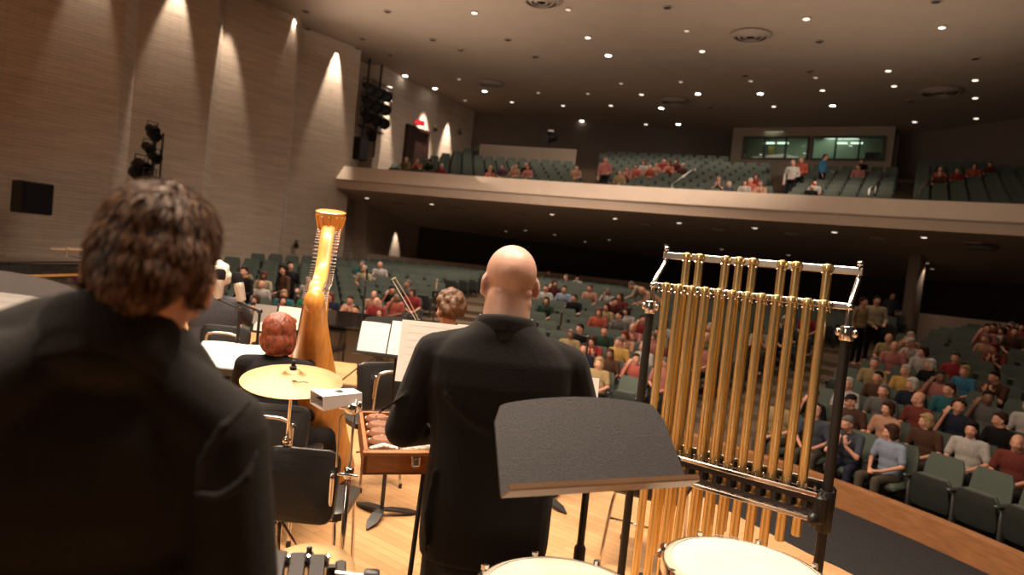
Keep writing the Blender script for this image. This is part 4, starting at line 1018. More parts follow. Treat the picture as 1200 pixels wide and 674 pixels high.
def printed_mark(parent, cx, cy, z_, yaw, L):
    mb = MB(); Rm = R3(yaw)
    x = -L/2; rn_ = random.Random(3)
    for k in range(9):
        w_ = L/9*.72; mb.box(Vector((cx, cy, z_)) + Rm @ Vector((x+w_/2, 0, 0)), (w_, .007, .0008), Rm); mb.box(Vector((cx, cy, z_)) + Rm @ Vector((x+w_*.3, .003, 0)), (w_*.3, .012, .0008), Rm); x += L/9
    obj('printed_mark', mb, M['ink'], parent)
mk = Pz(852, 629, .845); printed_mark(tR, mk.x-cR.x, mk.y-cR.y, .8455, -.12, .095)

# ------------------------------------------------------------------ music stands
def desk_mesh(w_, h_, t=.0035):
    """desk plate in local x (width), z (height) with a gently arched top and rounded corners, front is -y"""
    out = []
    n = 22
    for k in range(n+1):
        u = -1 + 2*k/n; x = u*w_/2; z_ = h_ + .028*(1-u*u)
        if abs(u) > .86: q = (abs(u)-.86)/.14; z_ -= .045*(1-math.sqrt(max(0, 1-q*q)))
        out.append((x, z_))
    out = [(-w_/2*1.06, .0)] + out + [(w_/2*1.06, .0)]
    return out
def music_stand(loc, yaw, tilt, w_=.50, h_=.32, zdesk=1.05, lean=0, label='', m=None, two=False, ledge_m=None, base=True):
    """origin on the floor under the pole; the desk's playing side faces local -y"""
    e = empty('music_stand', (loc[0], loc[1], 0), yaw, label, 'music stand')
    Rt = Matrix.Rotation(-tilt, 3, 'X'); o = Vector((0, -.04, zdesk)); m = m or M['black']
    mb = MB(); prof = desk_mesh(w_, h_)
    f = [o + Rt @ Vector((x, 0, z_)) for x, z_ in prof]; b = [o + Rt @ Vector((x, .006, z_)) for x, z_ in prof]
    mb.loft([f, b]); dk = obj('desk', mb, m, e)
    mb = MB(); W2 = w_*1.06
    mb.box(o + Rt @ Vector((0, -.026, -.004)), (W2, .056, .005), Rt); mb.box(o + Rt @ Vector((0, -.052, .003)), (W2, .004, .016), Rt)
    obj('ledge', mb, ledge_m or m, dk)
    mb = MB(); 
    mb.box(o + Rt @ Vector((0, .02, h_*.35)), (.09, .035, .10), Rt, .008); obj('desk_bracket', mb, m, dk)
    q = o + Rt @ Vector((0, .03, h_*.35))
    xs = ((.10, .55), (.31, .50)) if two else ((0, .03),)
    for x, yy in xs:
        mb = MB(); mb.tube([q + Vector((x, 0, 0)), (x, yy, zdesk*(.97 if two else .62)), (x, yy, zdesk*.55)], .009, 10); mb.tube([(x, yy, zdesk*(.95 if two else .62)), (x, yy, .03)], .0135, 10)
        mb.lathe([(.019, zdesk*.56), (.021, zdesk*.57), (.021, zdesk*.64), (.016, zdesk*.65)], (x, yy, 0), n=12)
        obj('pole', mb, M['black'], e, smooth=35)
    if base:
        for k in range(3):
            a = 2*PI*k/3+.5; mb = MB(); cc = Vector((0, .03, 0)) if not two else Vector((.28, .52, 0)); d_ = Vector((math.cos(a), math.sin(a), 0)); s_ = Vector((-d_.y, d_.x, 0))
            mb.loft([[cc + d_*r + s_*w1 + Vector((0, 0, z1)), cc + d_*r - s_*w1 + Vector((0, 0, z1)), cc + d_*r - s_*w1 + Vector((0, 0, z1-.012)), cc + d_*r + s_*w1 + Vector((0, 0, z1-.012))] for r, w1, z1 in ((.0, .02, .05), (.08, .035, .045), (.18, .035, .03), (.26, .006, .014))]); obj('foot', mb, M['black'], e)
    e['_'] = 0; del e['_']
    return e, o, Rt
def sheets(st, o, Rt, items, label, y=-.006, cat='sheet music'):
    """items: (x0, x1, z0, z1, material) laid on the desk"""
    e = empty('sheet_music', st.location, st.rotation_euler.z, label, cat)
    for k, (x0, x1, z0, z1, m) in enumerate(items):
        mb = MB(); n = 8; fr, bk = [], []
        for i in range(n+1):
            u = i/n; x = x0+(x1-x0)*u; b = -.010*math.sin(PI*u) - .002*k
            fr.append((x, b)); 
        ring0 = [o + Rt @ Vector((x, y+b, z0)) for x, b in fr] + [o + Rt @ Vector((x, y+b+.0012, z0)) for x, b in reversed(fr)]
        ring1 = [o + Rt @ Vector((x, y+b, z1)) for x, b in fr] + [o + Rt @ Vector((x, y+b+.0012, z1)) for x, b in reversed(fr)]
        mb.loft([ring0, ring1]); pg = obj('page', mb, m, e)
        if m == M['white'] and (x1-x0) > .12:
            st_ = MB(); nl = max(4, int((z1-z0)/.03))
            for l in range(nl):
                zz = z0 + (z1-z0)*(.08+.84*l/(nl-1))
                for i in range(1, n-1):
                    a, b2 = fr[i], fr[i+1]
                    st_.add([o + Rt @ Vector((a[0], y+a[1]-.0006, zz)), o + Rt @ Vector((b2[0], y+b2[1]-.0006, zz)), o + Rt @ Vector((b2[0], y+b2[1]-.0006, zz+.0012)), o + Rt @ Vector((a[0], y+a[1]-.0006, zz+.0012))], [(0, 1, 2, 3)])
            obj('staves', st_, M['stave'], pg)
    return e
# the empty stand in front: desk corners from the photograph
bl, br, tl, tr = P(579, 582, 1.68), P(800, 566, 1.93), P(563, 470, 1.80), P(751, 472, 2.03)
bm, tm = (bl+br)/2, (tl+tr)/2; ww = (br-bl).length/1.06; hh = (tm-bm).length; yaw0 = math.atan2((br-bl).y, (br-bl).x)
tilt0 = math.atan2(math.hypot((tm-bm).x, (tm-bm).y), (tm-bm).z)
music_stand((bm.x, bm.y+.04), yaw0, tilt0, ww, hh-.012, bm.z, label='black speckled music stand with an empty tilted desk before the bald man', m=M['desk'], two=True, ledge_m=mat('brown_ledge', (.13, .070, .035), .4, var=.1))  # ledge coloured brown against the black desk
def stand_at(px, py, d, yaw, tilt, w_, h_, label, **k):
    """desk bottom centre at px, py, d"""
    q = P(px, py, d); R2 = R3(yaw); off = R2 @ Vector((0, -.04, 0))
    return music_stand((q.x-off.x, q.y-off.y), yaw, tilt, w_, h_, q.z, label=label, **k)
st, o, Rt = stand_at(461, 419, 4.35, -.12, .30, .50, .235, 'black music stand holding an open white part, between harp and bald man')
sheets(st, o, Rt, [(-.245, -.055, .01, .21, M['white']), (-.045, .24, .01, .235, M['white'])], 'open white music pages on the stand between harp and bald man')
st, o, Rt = stand_at(584, 459, 2.92, 0.0, .20, .56, .10, 'black music stand hidden behind the bald man, under his wide score')
sheets(st, o, Rt, [(-.445, -.20, .0, .265, M['white']), (-.205, .10, -.0, .27, M['white']), (.09, .425, .0, .10, M['white'])], 'very wide white score spread in front of the bald man')
st, o, Rt = stand_at(-22, 374, 1.62, -.06, .35, .44, .095, 'music stand at the left edge beyond the left man', m=mat('grey_stand_paint', (.16, .13, .12), .5))
sheets(st, o, Rt, [(-.20, .205, .004, .066, M['white'])], 'white score on the stand at the left edge beyond the left man')
st, o, Rt = stand_at(266, 440, 4.55, .02, 1.12, .62, .35, 'low flat music stand before the red-haired harpist')
sheets(st, o, Rt, [(-.31, .0, .0, .36, M['white']), (.0, .31, .0, .36, M['white'])], 'wide open score lying flat left of the red-haired harpist')
st, o, Rt = stand_at(322, 392, 5.9, -.12, .22, .44, .23, 'music stand with one grey and one white page behind the red hair')
sheets(st, o, Rt, [(-.22, -.02, .07, .245, M['greypaper']), (-.20, -.06, .0, .09, M['white']), (.0, .20, .06, .25, M['white'])], 'grey page and bright white page on the stand behind the red hair')
st, o, Rt = stand_at(206, 374, 6.1, .05, .25, .40, .20, 'music stand right behind the left man\'s ear with a white page')
sheets(st, o, Rt, [(-.02, .19, .0, .22, M['white'])], 'small white page between left man and grey-suited musician')
music_stand((.42, 4.95), .6, .9, .44, .26, .62, label='black music stand further back, its foot seen under the front desk')

# ------------------------------------------------------------------ chairs
def orch_chair(loc, yaw, label, loop=False, zt=.80, w_=.40):
    """faces local +y"""
    e = empty('orchestra_chair', loc, yaw, label, 'chair')
    def pad(c, R, sx, sy, th, bow):
        mb = MB(); rings = []
        n = 6
        def outline(f, off):
            pts = []
            r = .06*f
            for cx_, cy_, a0 in ((sx/2-.06, sy/2-.06, 0), (-sx/2+.06, sy/2-.06, 90), (-sx/2+.06, -sy/2+.06, 180), (sx/2-.06, -sy/2+.06, 270)):
                for k in range(5):
                    a = math.radians(a0+22.5*k); x, y = cx_*1.0 + (.06-(1-f)*.03)*math.cos(a), cy_ + (.06-(1-f)*.03)*math.sin(a)
                    pts.append(Vector(c) + R @ Vector((x, y, off + bow*(x/(sx/2))**2)))
            return pts
        return mb.loft([outline(0, -th/2), outline(.8, -th/2+.006), outline(1, 0), outline(.8, th/2-.006), outline(0, th/2)])
    obj('seat', pad((0, .0, .45), Matrix.Identity(3), .44, .42, .05, .012), M['vinyl'], e, smooth=40)
    Rb_ = Matrix.Rotation(math.radians(90-12), 3, 'X')
    bk = obj('backrest', pad((0, -.235, zt-.17), Rb_, w_, .34, .042, -.02 if not loop else -.035), M['vinyl'], e, smooth=40)
    for s in (-1, 1):
        x = s*(.155 if not loop else .12)
        mb = MB(); mb.tube(catmull([(x, -.265, zt-.09), (x, -.235, zt-.30), (x*1.05, -.19, .45), (x*1.15, -.20, .35), (x*1.3, -.26, .01)], 5), .0105, 8); l = obj('leg', mb, M['chrome'], e, smooth=True)
        mb = MB(); mb.lathe([(.014, 0), (.014, .03)], (x*1.3, -.26, 0), n=8); obj('rubber_foot', mb, M['black'], l)
        mb = MB(); mb.tube(catmull([(x*1.1, -.17, .425), (x*1.15, .15, .425), (x*1.2, .19, .38), (x*1.3, .22, .01)], 5), .0105, 8); l = obj('leg', mb, M['chrome'], e, smooth=True)
        mb = MB(); mb.lathe([(.014, 0), (.014, .03)], (x*1.3, .22, 0), n=8); obj('rubber_foot', mb, M['black'], l)
    mb = MB(); mb.tube([(-.19, -.21, .28), (.19, -.21, .28)], .008, 8); obj('stretcher', mb, M['chrome'], e, smooth=True)
    if loop:
        mb = MB(); mb.tube(catmull([(-.12, -.25, .46), (-.12, -.29, zt-.12), (-.085, -.305, zt-.065), (0, -.31, zt-.055), (.085, -.305, zt-.065), (.12, -.29, zt-.12), (.12, -.25, .46)], 5), .011, 8); obj('back_frame', mb, M['steel'], e, smooth=True)
    return e
def chair_at(px, py, d, yaw, label, **k):
    q = P(px, py, d); off = R3(yaw) @ Vector((0, -.25, 0)); return orch_chair((q.x-off.x, q.y-off.y, 0), yaw, label, **k)
chair_at(350, 560, 3.15, .02, 'empty black vinyl chair with chrome legs behind the left man\'s shoulder', zt=.78, w_=.355)
chair_at(318, 500, 3.85, .05, 'black chair with a chrome loop back under the harpist', loop=True, zt=.80)
chair_at(458, 440, 4.9, .62, 'black chair with bent steel back loop turned away left of the bald man', loop=True, zt=.93, w_=.46)
chair_at(753, 560, 3.95, -.45, 'black chair with chrome leg behind the front music stand', loop=False, zt=.80)
chair_at(262, 392, 5.55, .15, 'silver-framed chair under the grey-suited musician', loop=True, zt=.98)

# ------------------------------------------------------------------ cymbals, cowbell, xylophone
def cymbal_stand(px, py, d, R, tiltd, label, roll=0.0):
    q = P(px, py, d); e = empty('suspended_cymbal', (q.x, q.y, 0), 0, label, 'cymbal')
    ax = Vector((roll, -math.sin(math.radians(tiltd)), math.cos(math.radians(tiltd)))).normalized(); c = Vector((0, 0, q.z))
    mb = MB(); pr = [(.0002, .030), (R*.12, .029), (R*.17, .018), (R*.21, .006), (R*.3, .003), (R*.6, -.006), (R*.85, -.016), (R, -.026)]
    mb.lathe([(r, z_+.0) for r, z_ in pr] + [(R, -.028)] + [(r, z_-.003) for r, z_ in reversed(pr)], c, ax, 56); cy = obj('cymbal', mb, M['cymbal'], e, smooth=60)
    mb = MB(); mb.lathe([(.016, .030), (.017, .045), (.010, .047), (.010, .07), (.006, .075)], c, ax, 12); obj('felt_and_wing_nut', mb, M['black'], e)
    mb = MB(); mb.lathe([(.011, -.06), (.014, -.02), (.012, .005)], c, ax, 12); mb.tube([c - ax*.06, c - ax*.06 - Vector((0, 0, .03)), (0, 0, q.z-.35)], .007, 8); mb.tube([(0, 0, q.z-.30), (0, 0, .25)], .012, 10); mb.ell((0, 0, q.z-.31), (.02, .02, .02), None, 10, 7)
    obj('pole', mb, M['chrome'], e, smooth=True)
    for k in range(3):
        a = 2*PI*k/3+.9; mb = MB(); mb.tube([(0, 0, .42), (.24*math.cos(a), .24*math.sin(a), .06), (.30*math.cos(a), .30*math.sin(a), .015)], .009, 8); obj('leg', mb, M['chrome'], e, smooth=True)
    return e, c, ax
e, c, ax = cymbal_stand(343, 440, 3.2, .232, 9, 'bronze suspended cymbal tilted on a stand in front of the red-haired harpist', .03)
u_, v_, _ = basis(ax)
mb = MB()
k0 = c + ax*.004 + Vector((.055, -.09, -.012))
for a, b_ in (((-.03, .012), (.0, -.012)), ((.0, -.012), (.03, .012)), ((-.03, .012), (-.012, .016)), ((.03, .012), (.045, .004))):
    mb.tube([k0 + Vector((a[0], a[1], 0)), k0 + Vector((b_[0], b_[1], 0))], .0025, 4)
obj('printed_mark', mb, mat('cymbal_ink', (.12, .05, .03), .7), e)
cymbal_stand(362, 662, 2.45, .165, 12, 'small pale cymbal low behind the dark xylophone bars')
# cowbell on its stand
q = P(396, 466, 2.62); e = empty('cowbell', (q.x, q.y, 0), 0, 'silver-topped cowbell with a black open mouth on a chrome stand', 'cowbell')
Rc = R3(math.radians(-52), 0, 0) @ R3(0, math.radians(4), 0); cc = Vector((0, 0, q.z))
mb = MB(); mw = [(-.056, -.085, .026), (-.033, .075, .020)]
def crect(hw, y, hz, sh=0): return [cc + Rc @ Vector(p) for p in ((-hw, y, -hz), (hw, y, -hz), (hw*.96, y, hz), (-hw*.96, y, hz))]
mb.loft([crect(.066, -.085, .027), crect(.044, .080, .019)], cap=False); mb.loft([crect(.062, -.085, .023), crect(.040, .076, .016)], cap=False)
mb.add(crect(.044, .080, .019), [(0, 1, 2, 3)]); mb.add(crect(.066, -.085, .027)+crect(.062, -.085, .023), [(0, 1, 5, 4), (1, 2, 6, 5), (2, 3, 7, 6), (3, 0, 4, 7)])
cb = obj('bell', mb, mat('pale_steel', (.80, .75, .73), .5, .3), e)
mb = MB(); mb.box(cc + Rc @ Vector((0, .0, -.001)), (.085, .140, .002), Rc); obj('dark_inside', mb, M['black'], e)
mb = MB(); mb.box(cc + Rc @ Vector((0, .005, .0245)), (.030, .022, .003), Rc); obj('sticker', mb, M['black'], cb)
pt = P(416, 478, 2.62)-Vector((q.x, q.y, 0)); px_ = pt.x; py_ = pt.y
mb = MB(); mb.box((px_-.01, py_, q.z-.035), (.05, .05, .045), None, .01); mb.cap((px_-.05, py_-.01, q.z-.03), (px_+.0, py_, q.z-.03), .012, .012); mb.ell((px_+.02, py_-.02, q.z-.02), (.012, .012, .02)); obj('clamp', mb, M['chrome'], e, smooth=True)
zj = P(418, 557, 2.62).z
mb = MB(); mb.tube([(px_, py_, q.z-.0), (px_, py_, zj)], .0055, 8); mb.tube(catmull([(px_, py_, q.z-.05), (px_-.05, py_, q.z-.07), (px_-.052, py_, q.z-.15), (px_-.05, py_, zj+.02)], 4), .004, 6); obj('rod', mb, M['steel'], e, smooth=True)
mb = MB(); mb.tube([(px_, py_, zj+.02), (px_, py_, .25)], .011, 10); mb.lathe([(.016, zj-.02), (.020, zj-.015), (.020, zj+.02), (.014, zj+.025)], (px_, py_, 0), n=12); mb.cap((px_-.035, py_-.02, zj), (px_+.035, py_-.02, zj), .006, .006); obj('pole', mb, M['chrome'], e, smooth=True)
for k in range(3):
    a = 2*PI*k/3+.3; mb = MB(); mb.tube([(px_, py_, .40), (px_+.26*math.cos(a), py_+.26*math.sin(a), .015)], .009, 8); obj('leg', mb, M['chrome'], e, smooth=True)
# dark xylophone of which the far right bars show
q = Pz(372, 655, .87); yx = math.radians(14); Rx_ = R3(yx)
e = empty('xylophone', (q.x, q.y, 0), yx, 'dark xylophone whose last bars show beside the left man', 'xylophone')
for i in range(13):
    L = .20 + .012*i; x = -.052*i; mb = MB(); zz = .87 + (.0 if i % 1 == 0 else 0)
    mb.box((x, -.02-L/2+.03+.012*i, zz), (.043, L, .020), None, .004); b_ = obj('bar', mb, M['blockbar'], e)
    mb = MB(); mb.lathe([(.006, .84), (.006, .885), (.009, .89), (.009, .896), (.003, .90)], (x+.026, -.035, 0), n=8); obj('post', mb, M['chrome'], e)
mb = MB(); mb.box((-.30, .0, .835), (.74, .022, .03)); mb.box((-.30, -.30, .835), (.74, .022, .03)); obj('rail', mb, M['black'], e)
mb = MB(); mb.box((.065, -.17, .83), (.03, .40, .05), None, .006); obj('end_panel', mb, M['black'], e)
mb = MB(); mb.tube([(.05, -.05, .85), (.125, -.06, .845)], .010, 8); rd = obj('rod', mb, M['steel'], e)
mb = MB(); mb.lathe([(.012, 0), (.021, .003), (.023, .010), (.023, .036), (.018, .044), (.001, .045)], (.125, -.06, .845), (1, -.1, 0), 16); obj('knob', mb, M['black'], rd, smooth=40)
for x in (.05, -.64):
    for y in (-.02, -.33): mb = MB(); mb.tube([(x, y, .83), (x, y, .02)], .014, 8); obj('leg', mb, M['black'], e)

# ------------------------------------------------------------------ fleece-lined wooden case on a folding stand
c0, c1, c2 = P(427, 529, 2.62), P(421, 482, 3.08), None
ux = Vector((1, .02, 0)).normalized(); uy = (c1-c0); Ld = uy.length; uy.normalize(); ux = (ux - uy*ux.dot(uy)).normalized(); uz = ux.cross(uy).normalized()
CWd = .70; CH = .095; Rk = Matrix((ux, uy, uz)).transposed()
e = empty('instrument_case', (c0.x+.35, c0.y+.2, 0), 0, 'open wooden case lined with white fleece beside the bald man\'s elbow', 'case')
org = Vector((c0.x+.35, c0.y+.2, 0))
kp = lambda x, y, z_: c0 - org + Rk @ Vector((x, y, z_))
mb = MB(); t = .014
mb.box(kp(CWd/2, t/2, -CH/2), (CWd, t, CH), Rk); mb.box(kp(CWd/2, Ld-t/2, -CH/2), (CWd, t, CH), Rk); mb.box(kp(t/2, Ld/2, -CH/2), (t, Ld, CH), Rk); mb.box(kp(CWd-t/2, Ld/2, -CH/2), (t, Ld, CH), Rk); mb.box(kp(CWd/2, Ld/2, -CH+.005), (CWd, Ld, .01), Rk)
bx = obj('case_body', mb, M['casewood'], e)
mb = MB(); mb.box(kp(CWd/2, .004, -.008), (CWd+.01, .03, .016), Rk, .003); obj('rim_strip', mb, M['trimwood'], bx)
for k in range(4):
    y = .055 + k*(Ld-.12)/4.0
    mb = MB(); mb.box(kp(.074, y+.055, -.010), (.095, .078, .05), Rk, .014); obj('brown_block', mb, M['leather'], e, smooth=40)
for k in range(5):
    y = .045 + k*(Ld-.12)/4.0
    mb = MB(); mb.chain([kp(.030, y, -.006), kp(.075, y+.004, .004), kp(.125, y, -.006)], [.009, .011, .009], 10); obj('fleece_strip', mb, M['fleece'], e, smooth=True)
mb = MB(); mb.box(kp(.165, Ld/2, -.012), (.055, Ld-.04, .02), Rk, .005); obj('metal_bar', mb, M['steel'], e)
mb = MB(); mb.chain([kp(.17, .035, -.004), kp(.30, .05, .002), kp(.52, .04, -.004), kp(.66, .05, -.01)], [.02, .024, .022, .018], 10); obj('fleece_strip', mb, M['fleece'], e, smooth=True)
for k in range(5):
    mb = MB(); mb.box(kp(.30+.075*k, Ld*.55, -.02), (.05, Ld*.7, .02), Rk, .005); obj('metal_bar', mb, M['steel'], e)
mb = MB(); mb.box(kp(.20, -.004, -.018), (.036, .008, .026), Rk, .003); mb.box(kp(.20, -.007, -.045), (.022, .010, .040), Rk, .004); mb.tube([kp(.186, -.012, -.02), kp(.186, -.014, -.055), kp(.214, -.014, -.055), kp(.214, -.012, -.02)], .003, 6); obj('latch', mb, M['steel'], e, label='metal toggle latch')
zt2 = kp(.5, .1, -CH).z
for x in (.32, .64):
    for a, b_ in ((.10, .45), (.45, .10)):
        p0 = kp(x, a, -CH); mb = MB(); mb.tube([p0, (p0.x, kp(x, b_, 0).y, .02)], .011, 8); obj('stand_leg', mb, M['black'], e)

# ------------------------------------------------------------------ pianos
def grand(loc, yaw, L, label, W_=1.48, strip=False, lid=True):
    """keyboard at local -x end... body runs along +x; straight bass side along y=0, origin at the bass-side keyboard corner"""
    e = empty('grand_piano', loc, yaw, label, 'piano')
    pl = [(0, 0), (L, 0)] + [(q.x, q.y) for q in catmull([(L, .05, 0), (L+.02, .30, 0), (L-.10, .55, 0), (L-.5, .72, 0), (L-.95, .95, 0), (L-1.3, 1.30, 0), (L-1.65, W_, 0)], 5)] + [(0, W_)]
    mb = MB(); mb.prism(pl, .60, .975); obj('case_rim', mb, M['gloss'], e)
    if lid:
        mb = MB(); pl2 = [(x-.01 if x < .1 else x*1.0+.02*(1 if x > .1 else 0), y+(.02 if y > .1 else -.02)) for x, y in pl]; mb.prism(pl2, .99, 1.015); obj('lid', mb, M['gloss'], e)
    if strip:
        mb = MB(); mb.box((L/2-.02, -.012, .80), (L-.06, .02, .035)); obj('gold_strip', mb, M['gold'], e)  # thin gold-coloured strip along the straight side of the case
        mb = MB(); mb.box((.2, -.02, .70), (.30, .06, .10), None, .01); obj('cheek_block', mb, M['steel'], e)
    mb = MB(); mb.box((-.12, W_/2, .66), (.26, W_-.02, .10), None, .01); obj('keybed', mb, M['gloss'], e)
    mb = MB(); mb.box((-.13, W_/2, .72), (.15, W_-.26, .02)); obj('keyboard', mb, M['ivory'], e)
    for x, y in ((.15, .12), (.15, W_-.12), (L-.35, .25)):
        mb = MB(); mb.lathe([(.05, .08), (.045, .2), (.06, .5), (.08, .6), (.08, .64)], (x, y, 0), n=12); l = obj('leg', mb, M['gloss'], e, smooth=40)
        mb = MB(); mb.lathe([(.001, -.02), (.045, -.02), (.045, .02), (.001, .02)], (x, y, .045), (1, 0, 0), 12); obj('caster', mb, M['gold'], l)
    mb = MB(); mb.box((.05, W_/2, .35), (.05, .22, .5), None, .01); mb.box((.0, W_/2, .1), (.16, .26, .05), None, .01); obj('pedal_lyre', mb, M['gloss'], e)
    return e
a_, b_ = P(-60, 322, 8.5), P(94, 316, 11.0)
grand((a_.x, a_.y, 0), math.atan2(b_.y-a_.y, b_.x-a_.x), math.hypot(b_.x-a_.x, b_.y-a_.y), 'black grand piano with gold-coloured strip at the far left of the stage', strip=True)
a_ = P(322, 392, 7.0)
gp = grand((a_.x, a_.y, 0), math.radians(-3), 2.05, 'long glossy black grand piano behind the harp at the stage edge'); gp.scale = (1, 1, .89)
# ------------------------------------------------------------------ microphones
def mic_stand(px, py, d, bx_, by_, label, tall=None, head='big', lean=(0, 0)):
    q = P(px, py, d); b = Vector((q.x+bx_, q.y+by_, 0)); e = empty('microphone_stand', b, 0, label, 'microphone')
    m_ = q - b; top = Vector((0, 0, m_.z-.18))
    mb = MB(); mb.tube([(0, 0, .22), top], .011, 8); mb.tube([top, m_ - Vector((0, 0, .12))], .009, 8); mb.ell(top, (.02, .02, .02)); obj('pole', mb, M['black'], e)
    for k in range(3):
        a = 2*PI*k/3+1.2; mb = MB(); mb.tube([(0, 0, .30), (.30*math.cos(a), .30*math.sin(a), .012)], .009, 6); obj('leg', mb, M['black'], e)
    if head == 'big':
        ax_ = Vector((lean[0], lean[1], 1)).normalized()
        mb = MB(); mb.lathe([(.010, -.115), (.030, -.105), (.034, -.02), (.034, .02), (.030, .025)], m_, ax_, 16); bd2 = obj('microphone_body', mb, M['micbeige'], e, smooth=40)
        mb = MB(); mb.lathe([(.033, .02), (.037, .03), (.037, .075), (.028, .092), (.001, .096)], m_, ax_, 16); obj('windscreen', mb, M['blackcloth'], e, smooth=40)
    elif head == 'bar':
        mb = MB(); mb.tube([m_ + Vector((-.24, 0, -.04)), m_ + Vector((.22, .05, .0))], .022, 8); mb.tube([m_ + Vector((0, 0, -.14)), m_ + Vector((0, 0, 0))], .012, 8); obj('microphone_pair', mb, M['steel'], e)
    else:
        mb = MB(); mb.lathe([(.010, -.10), (.014, .0), (.010, .04)], m_, (0, -.3, 1), 10); obj('microphone_body', mb, M['steel'] if head == 'small' else M['black'], e)
    return e
mic_stand(257, 331, 4.75, .12, .10, 'beige condenser microphone with black top before the white-haired musician', lean=(.02, 0))
mic_stand(280, 335, 4.85, .12, .12, 'second beige microphone tilted right, beside the red hair', lean=(-.28, 0))
mic_stand(79, 290, 10.0, .25, .3, 'grey bar-shaped microphone pair standing over the left piano', head='bar')
mic_stand(430, 318, 8.0, .0, .0, 'thin black microphone stand rising right of the harp neck', head='thin')
mic_stand(512, 331, 9.4, .0, .0, 'thin stand with a small bright tip behind the violin bow', head='small')
mic_stand(658, 370, 6.6, .28, .0, 'slanted black microphone stand right of the bald man\'s head', head='thin')

# ------------------------------------------------------------------ harp
foot = Vector((-1.335, 4.98, 0)); hyaw = math.atan2(.17, 1)   # player side leans to the right of straight back
e = empty('concert_harp', foot, hyaw, 'tall golden maple concert harp with flared crown beside the red-haired player', 'harp')
sec = []
for i in range(13):
    f = i/12; y = -.10 - .68*f; z_ = .14 + 1.23*f; wd = .25*(1-f)**1.15 + .062; dp = .19*(1-f) + .075
    axd = Vector((0, -.68, 1.23)).normalized(); nrm = Vector((0, -axd.z, axd.y))     # towards player/down
    ring = []
    for k in range(13):
        a = PI*k/12; ring.append(Vector((0, y, z_)) + Vector((1, 0, 0))*wd*math.cos(a) + nrm*dp*math.sin(a))
    ring += [Vector((-wd*.5, y, z_)) - nrm*.008, Vector((wd*.5, y, z_)) - nrm*.008]
    sec.append(ring)
mb = MB(); mb.loft(sec); sbx = obj('soundbox', mb, M['harpwood'], e, smooth=50)
for f, r in ((.30, .050), (.44, .045), (.58, .040), (.71, .033)):
    y = -.10 - .68*f; z_ = .14 + 1.23*f; dp = .19*(1-f) + .075
    mb = MB(); mb.ell(Vector((0, y, z_)) + nrm*(dp-.004), (r, .012, r*1.5), Matrix.Rotation(math.radians(29), 3, 'X'), 14, 8); obj('sound_hole', mb, M['lampoff'], sbx)
mb = MB(); mb.ell((0, -.02, .10), (.30, .26, .10), None, 24, 10); mb.box((0, -.02, .04), (.40, .34, .05), None, .02); obj('base', mb, M['harpwood'], e, smooth=40)
mb = MB(); ct = Vector((0, -.30, 1.90)); cb_ = Vector((0, .02, .12)); cax = (ct-cb_).normalized(); Lc = (ct-cb_).length
mb.lathe([(.055, 0), (.06, .05), (.034, .14), (.030, .3), (.030, Lc-.35), (.034, Lc-.28), (.045, Lc-.22)], cb_, cax, 20); obj('column', mb, M['harpwood'], e, smooth=50)
mb = MB(); mb.lathe([(.045, Lc-.24), (.060, Lc-.20), (.062, Lc-.14), (.072, Lc-.06), (.098, Lc+.03), (.102, Lc+.05), (.090, Lc+.056), (.001, Lc+.050)], cb_, cax, 28); cr = obj('crown', mb, M['harpcrown'], e, smooth=40)
for k in range(12):
    a = 2*PI*k/12; u2, v2, _ = basis(cax); mb = MB(); p0 = cb_ + cax*(Lc-.17); d2 = u2*math.cos(a)+v2*math.sin(a)
    mb.chain([p0 + d2*.062, p0 + cax*.09 + d2*.072, p0 + cax*.19 + d2*.096], [.008, .010, .008], 6); obj('flute', mb, M['harpcrown'], cr)
npts = catmull([(0, -.80, 1.36), (0, -.74, 1.44), (0, -.62, 1.46), (0, -.50, 1.56), (0, -.40, 1.74), (0, -.31, 1.84)], 6)
mb = MB(); rings = []
for i, p in enumerate(npts):
    d2 = (npts[min(i+1, len(npts)-1)]-npts[max(i-1, 0)]).normalized(); n2 = Vector((0, -d2.z, d2.y)); wd = .042 if i else .036; hh2 = .055
    rings.append([p + Vector((a*wd, 0, 0)) + n2*b2*hh2 for a, b2 in ((-1, -.8), (-.6, -1), (.6, -1), (1, -.8), (1, .8), (.6, 1), (-.6, 1), (-1, .8))])
mb.loft(rings); nk_ = obj('neck', mb, M['harpwood'], e, smooth=50)
mb = MB(); mb.ell((0, -.79, 1.37), (.066, .075, .085), None, 18, 12); mb.ell((0, -.74, 1.30), (.07, .07, .12), None, 18, 12); obj('shoulder', remesh(mb, .008, 4, 'shoulder'), M['harpwood'], e, smooth=True)
sbp = lambda f: Vector((0, -.10-.68*f, .14+1.23*f))
pin = None; strg = None
for k in range(36):
    t = .04 + .92*k/35; i = t*(len(npts)-1); i0 = int(i); p = npts[i0].lerp(npts[min(i0+1, len(npts)-1)], i-i0)
    mb = MB(); mb.cap(p + Vector((-.074, 0, .012)), p + Vector((.074, 0, .012)), .0045, .0045, 6); mb.lathe([(.010, .036), (.010, .052)], p+Vector((0, 0, -.02)), (1, 0, 0), 8); obj('tuning_pin', mb, M['chrome'], nk_)
    s0 = p + Vector((.040, 0, -.02)); s1 = sbp(.03 + .90*(1-t) if False else .93 - .90*(t**.8)); 
    mb = MB(); mb.tube([s0, Vector((.0, s1.y, s1.z)) - nrm*.008], .0012, 4, False); obj('string', mb, M['white'] if k % 7 else M['violin'], e)

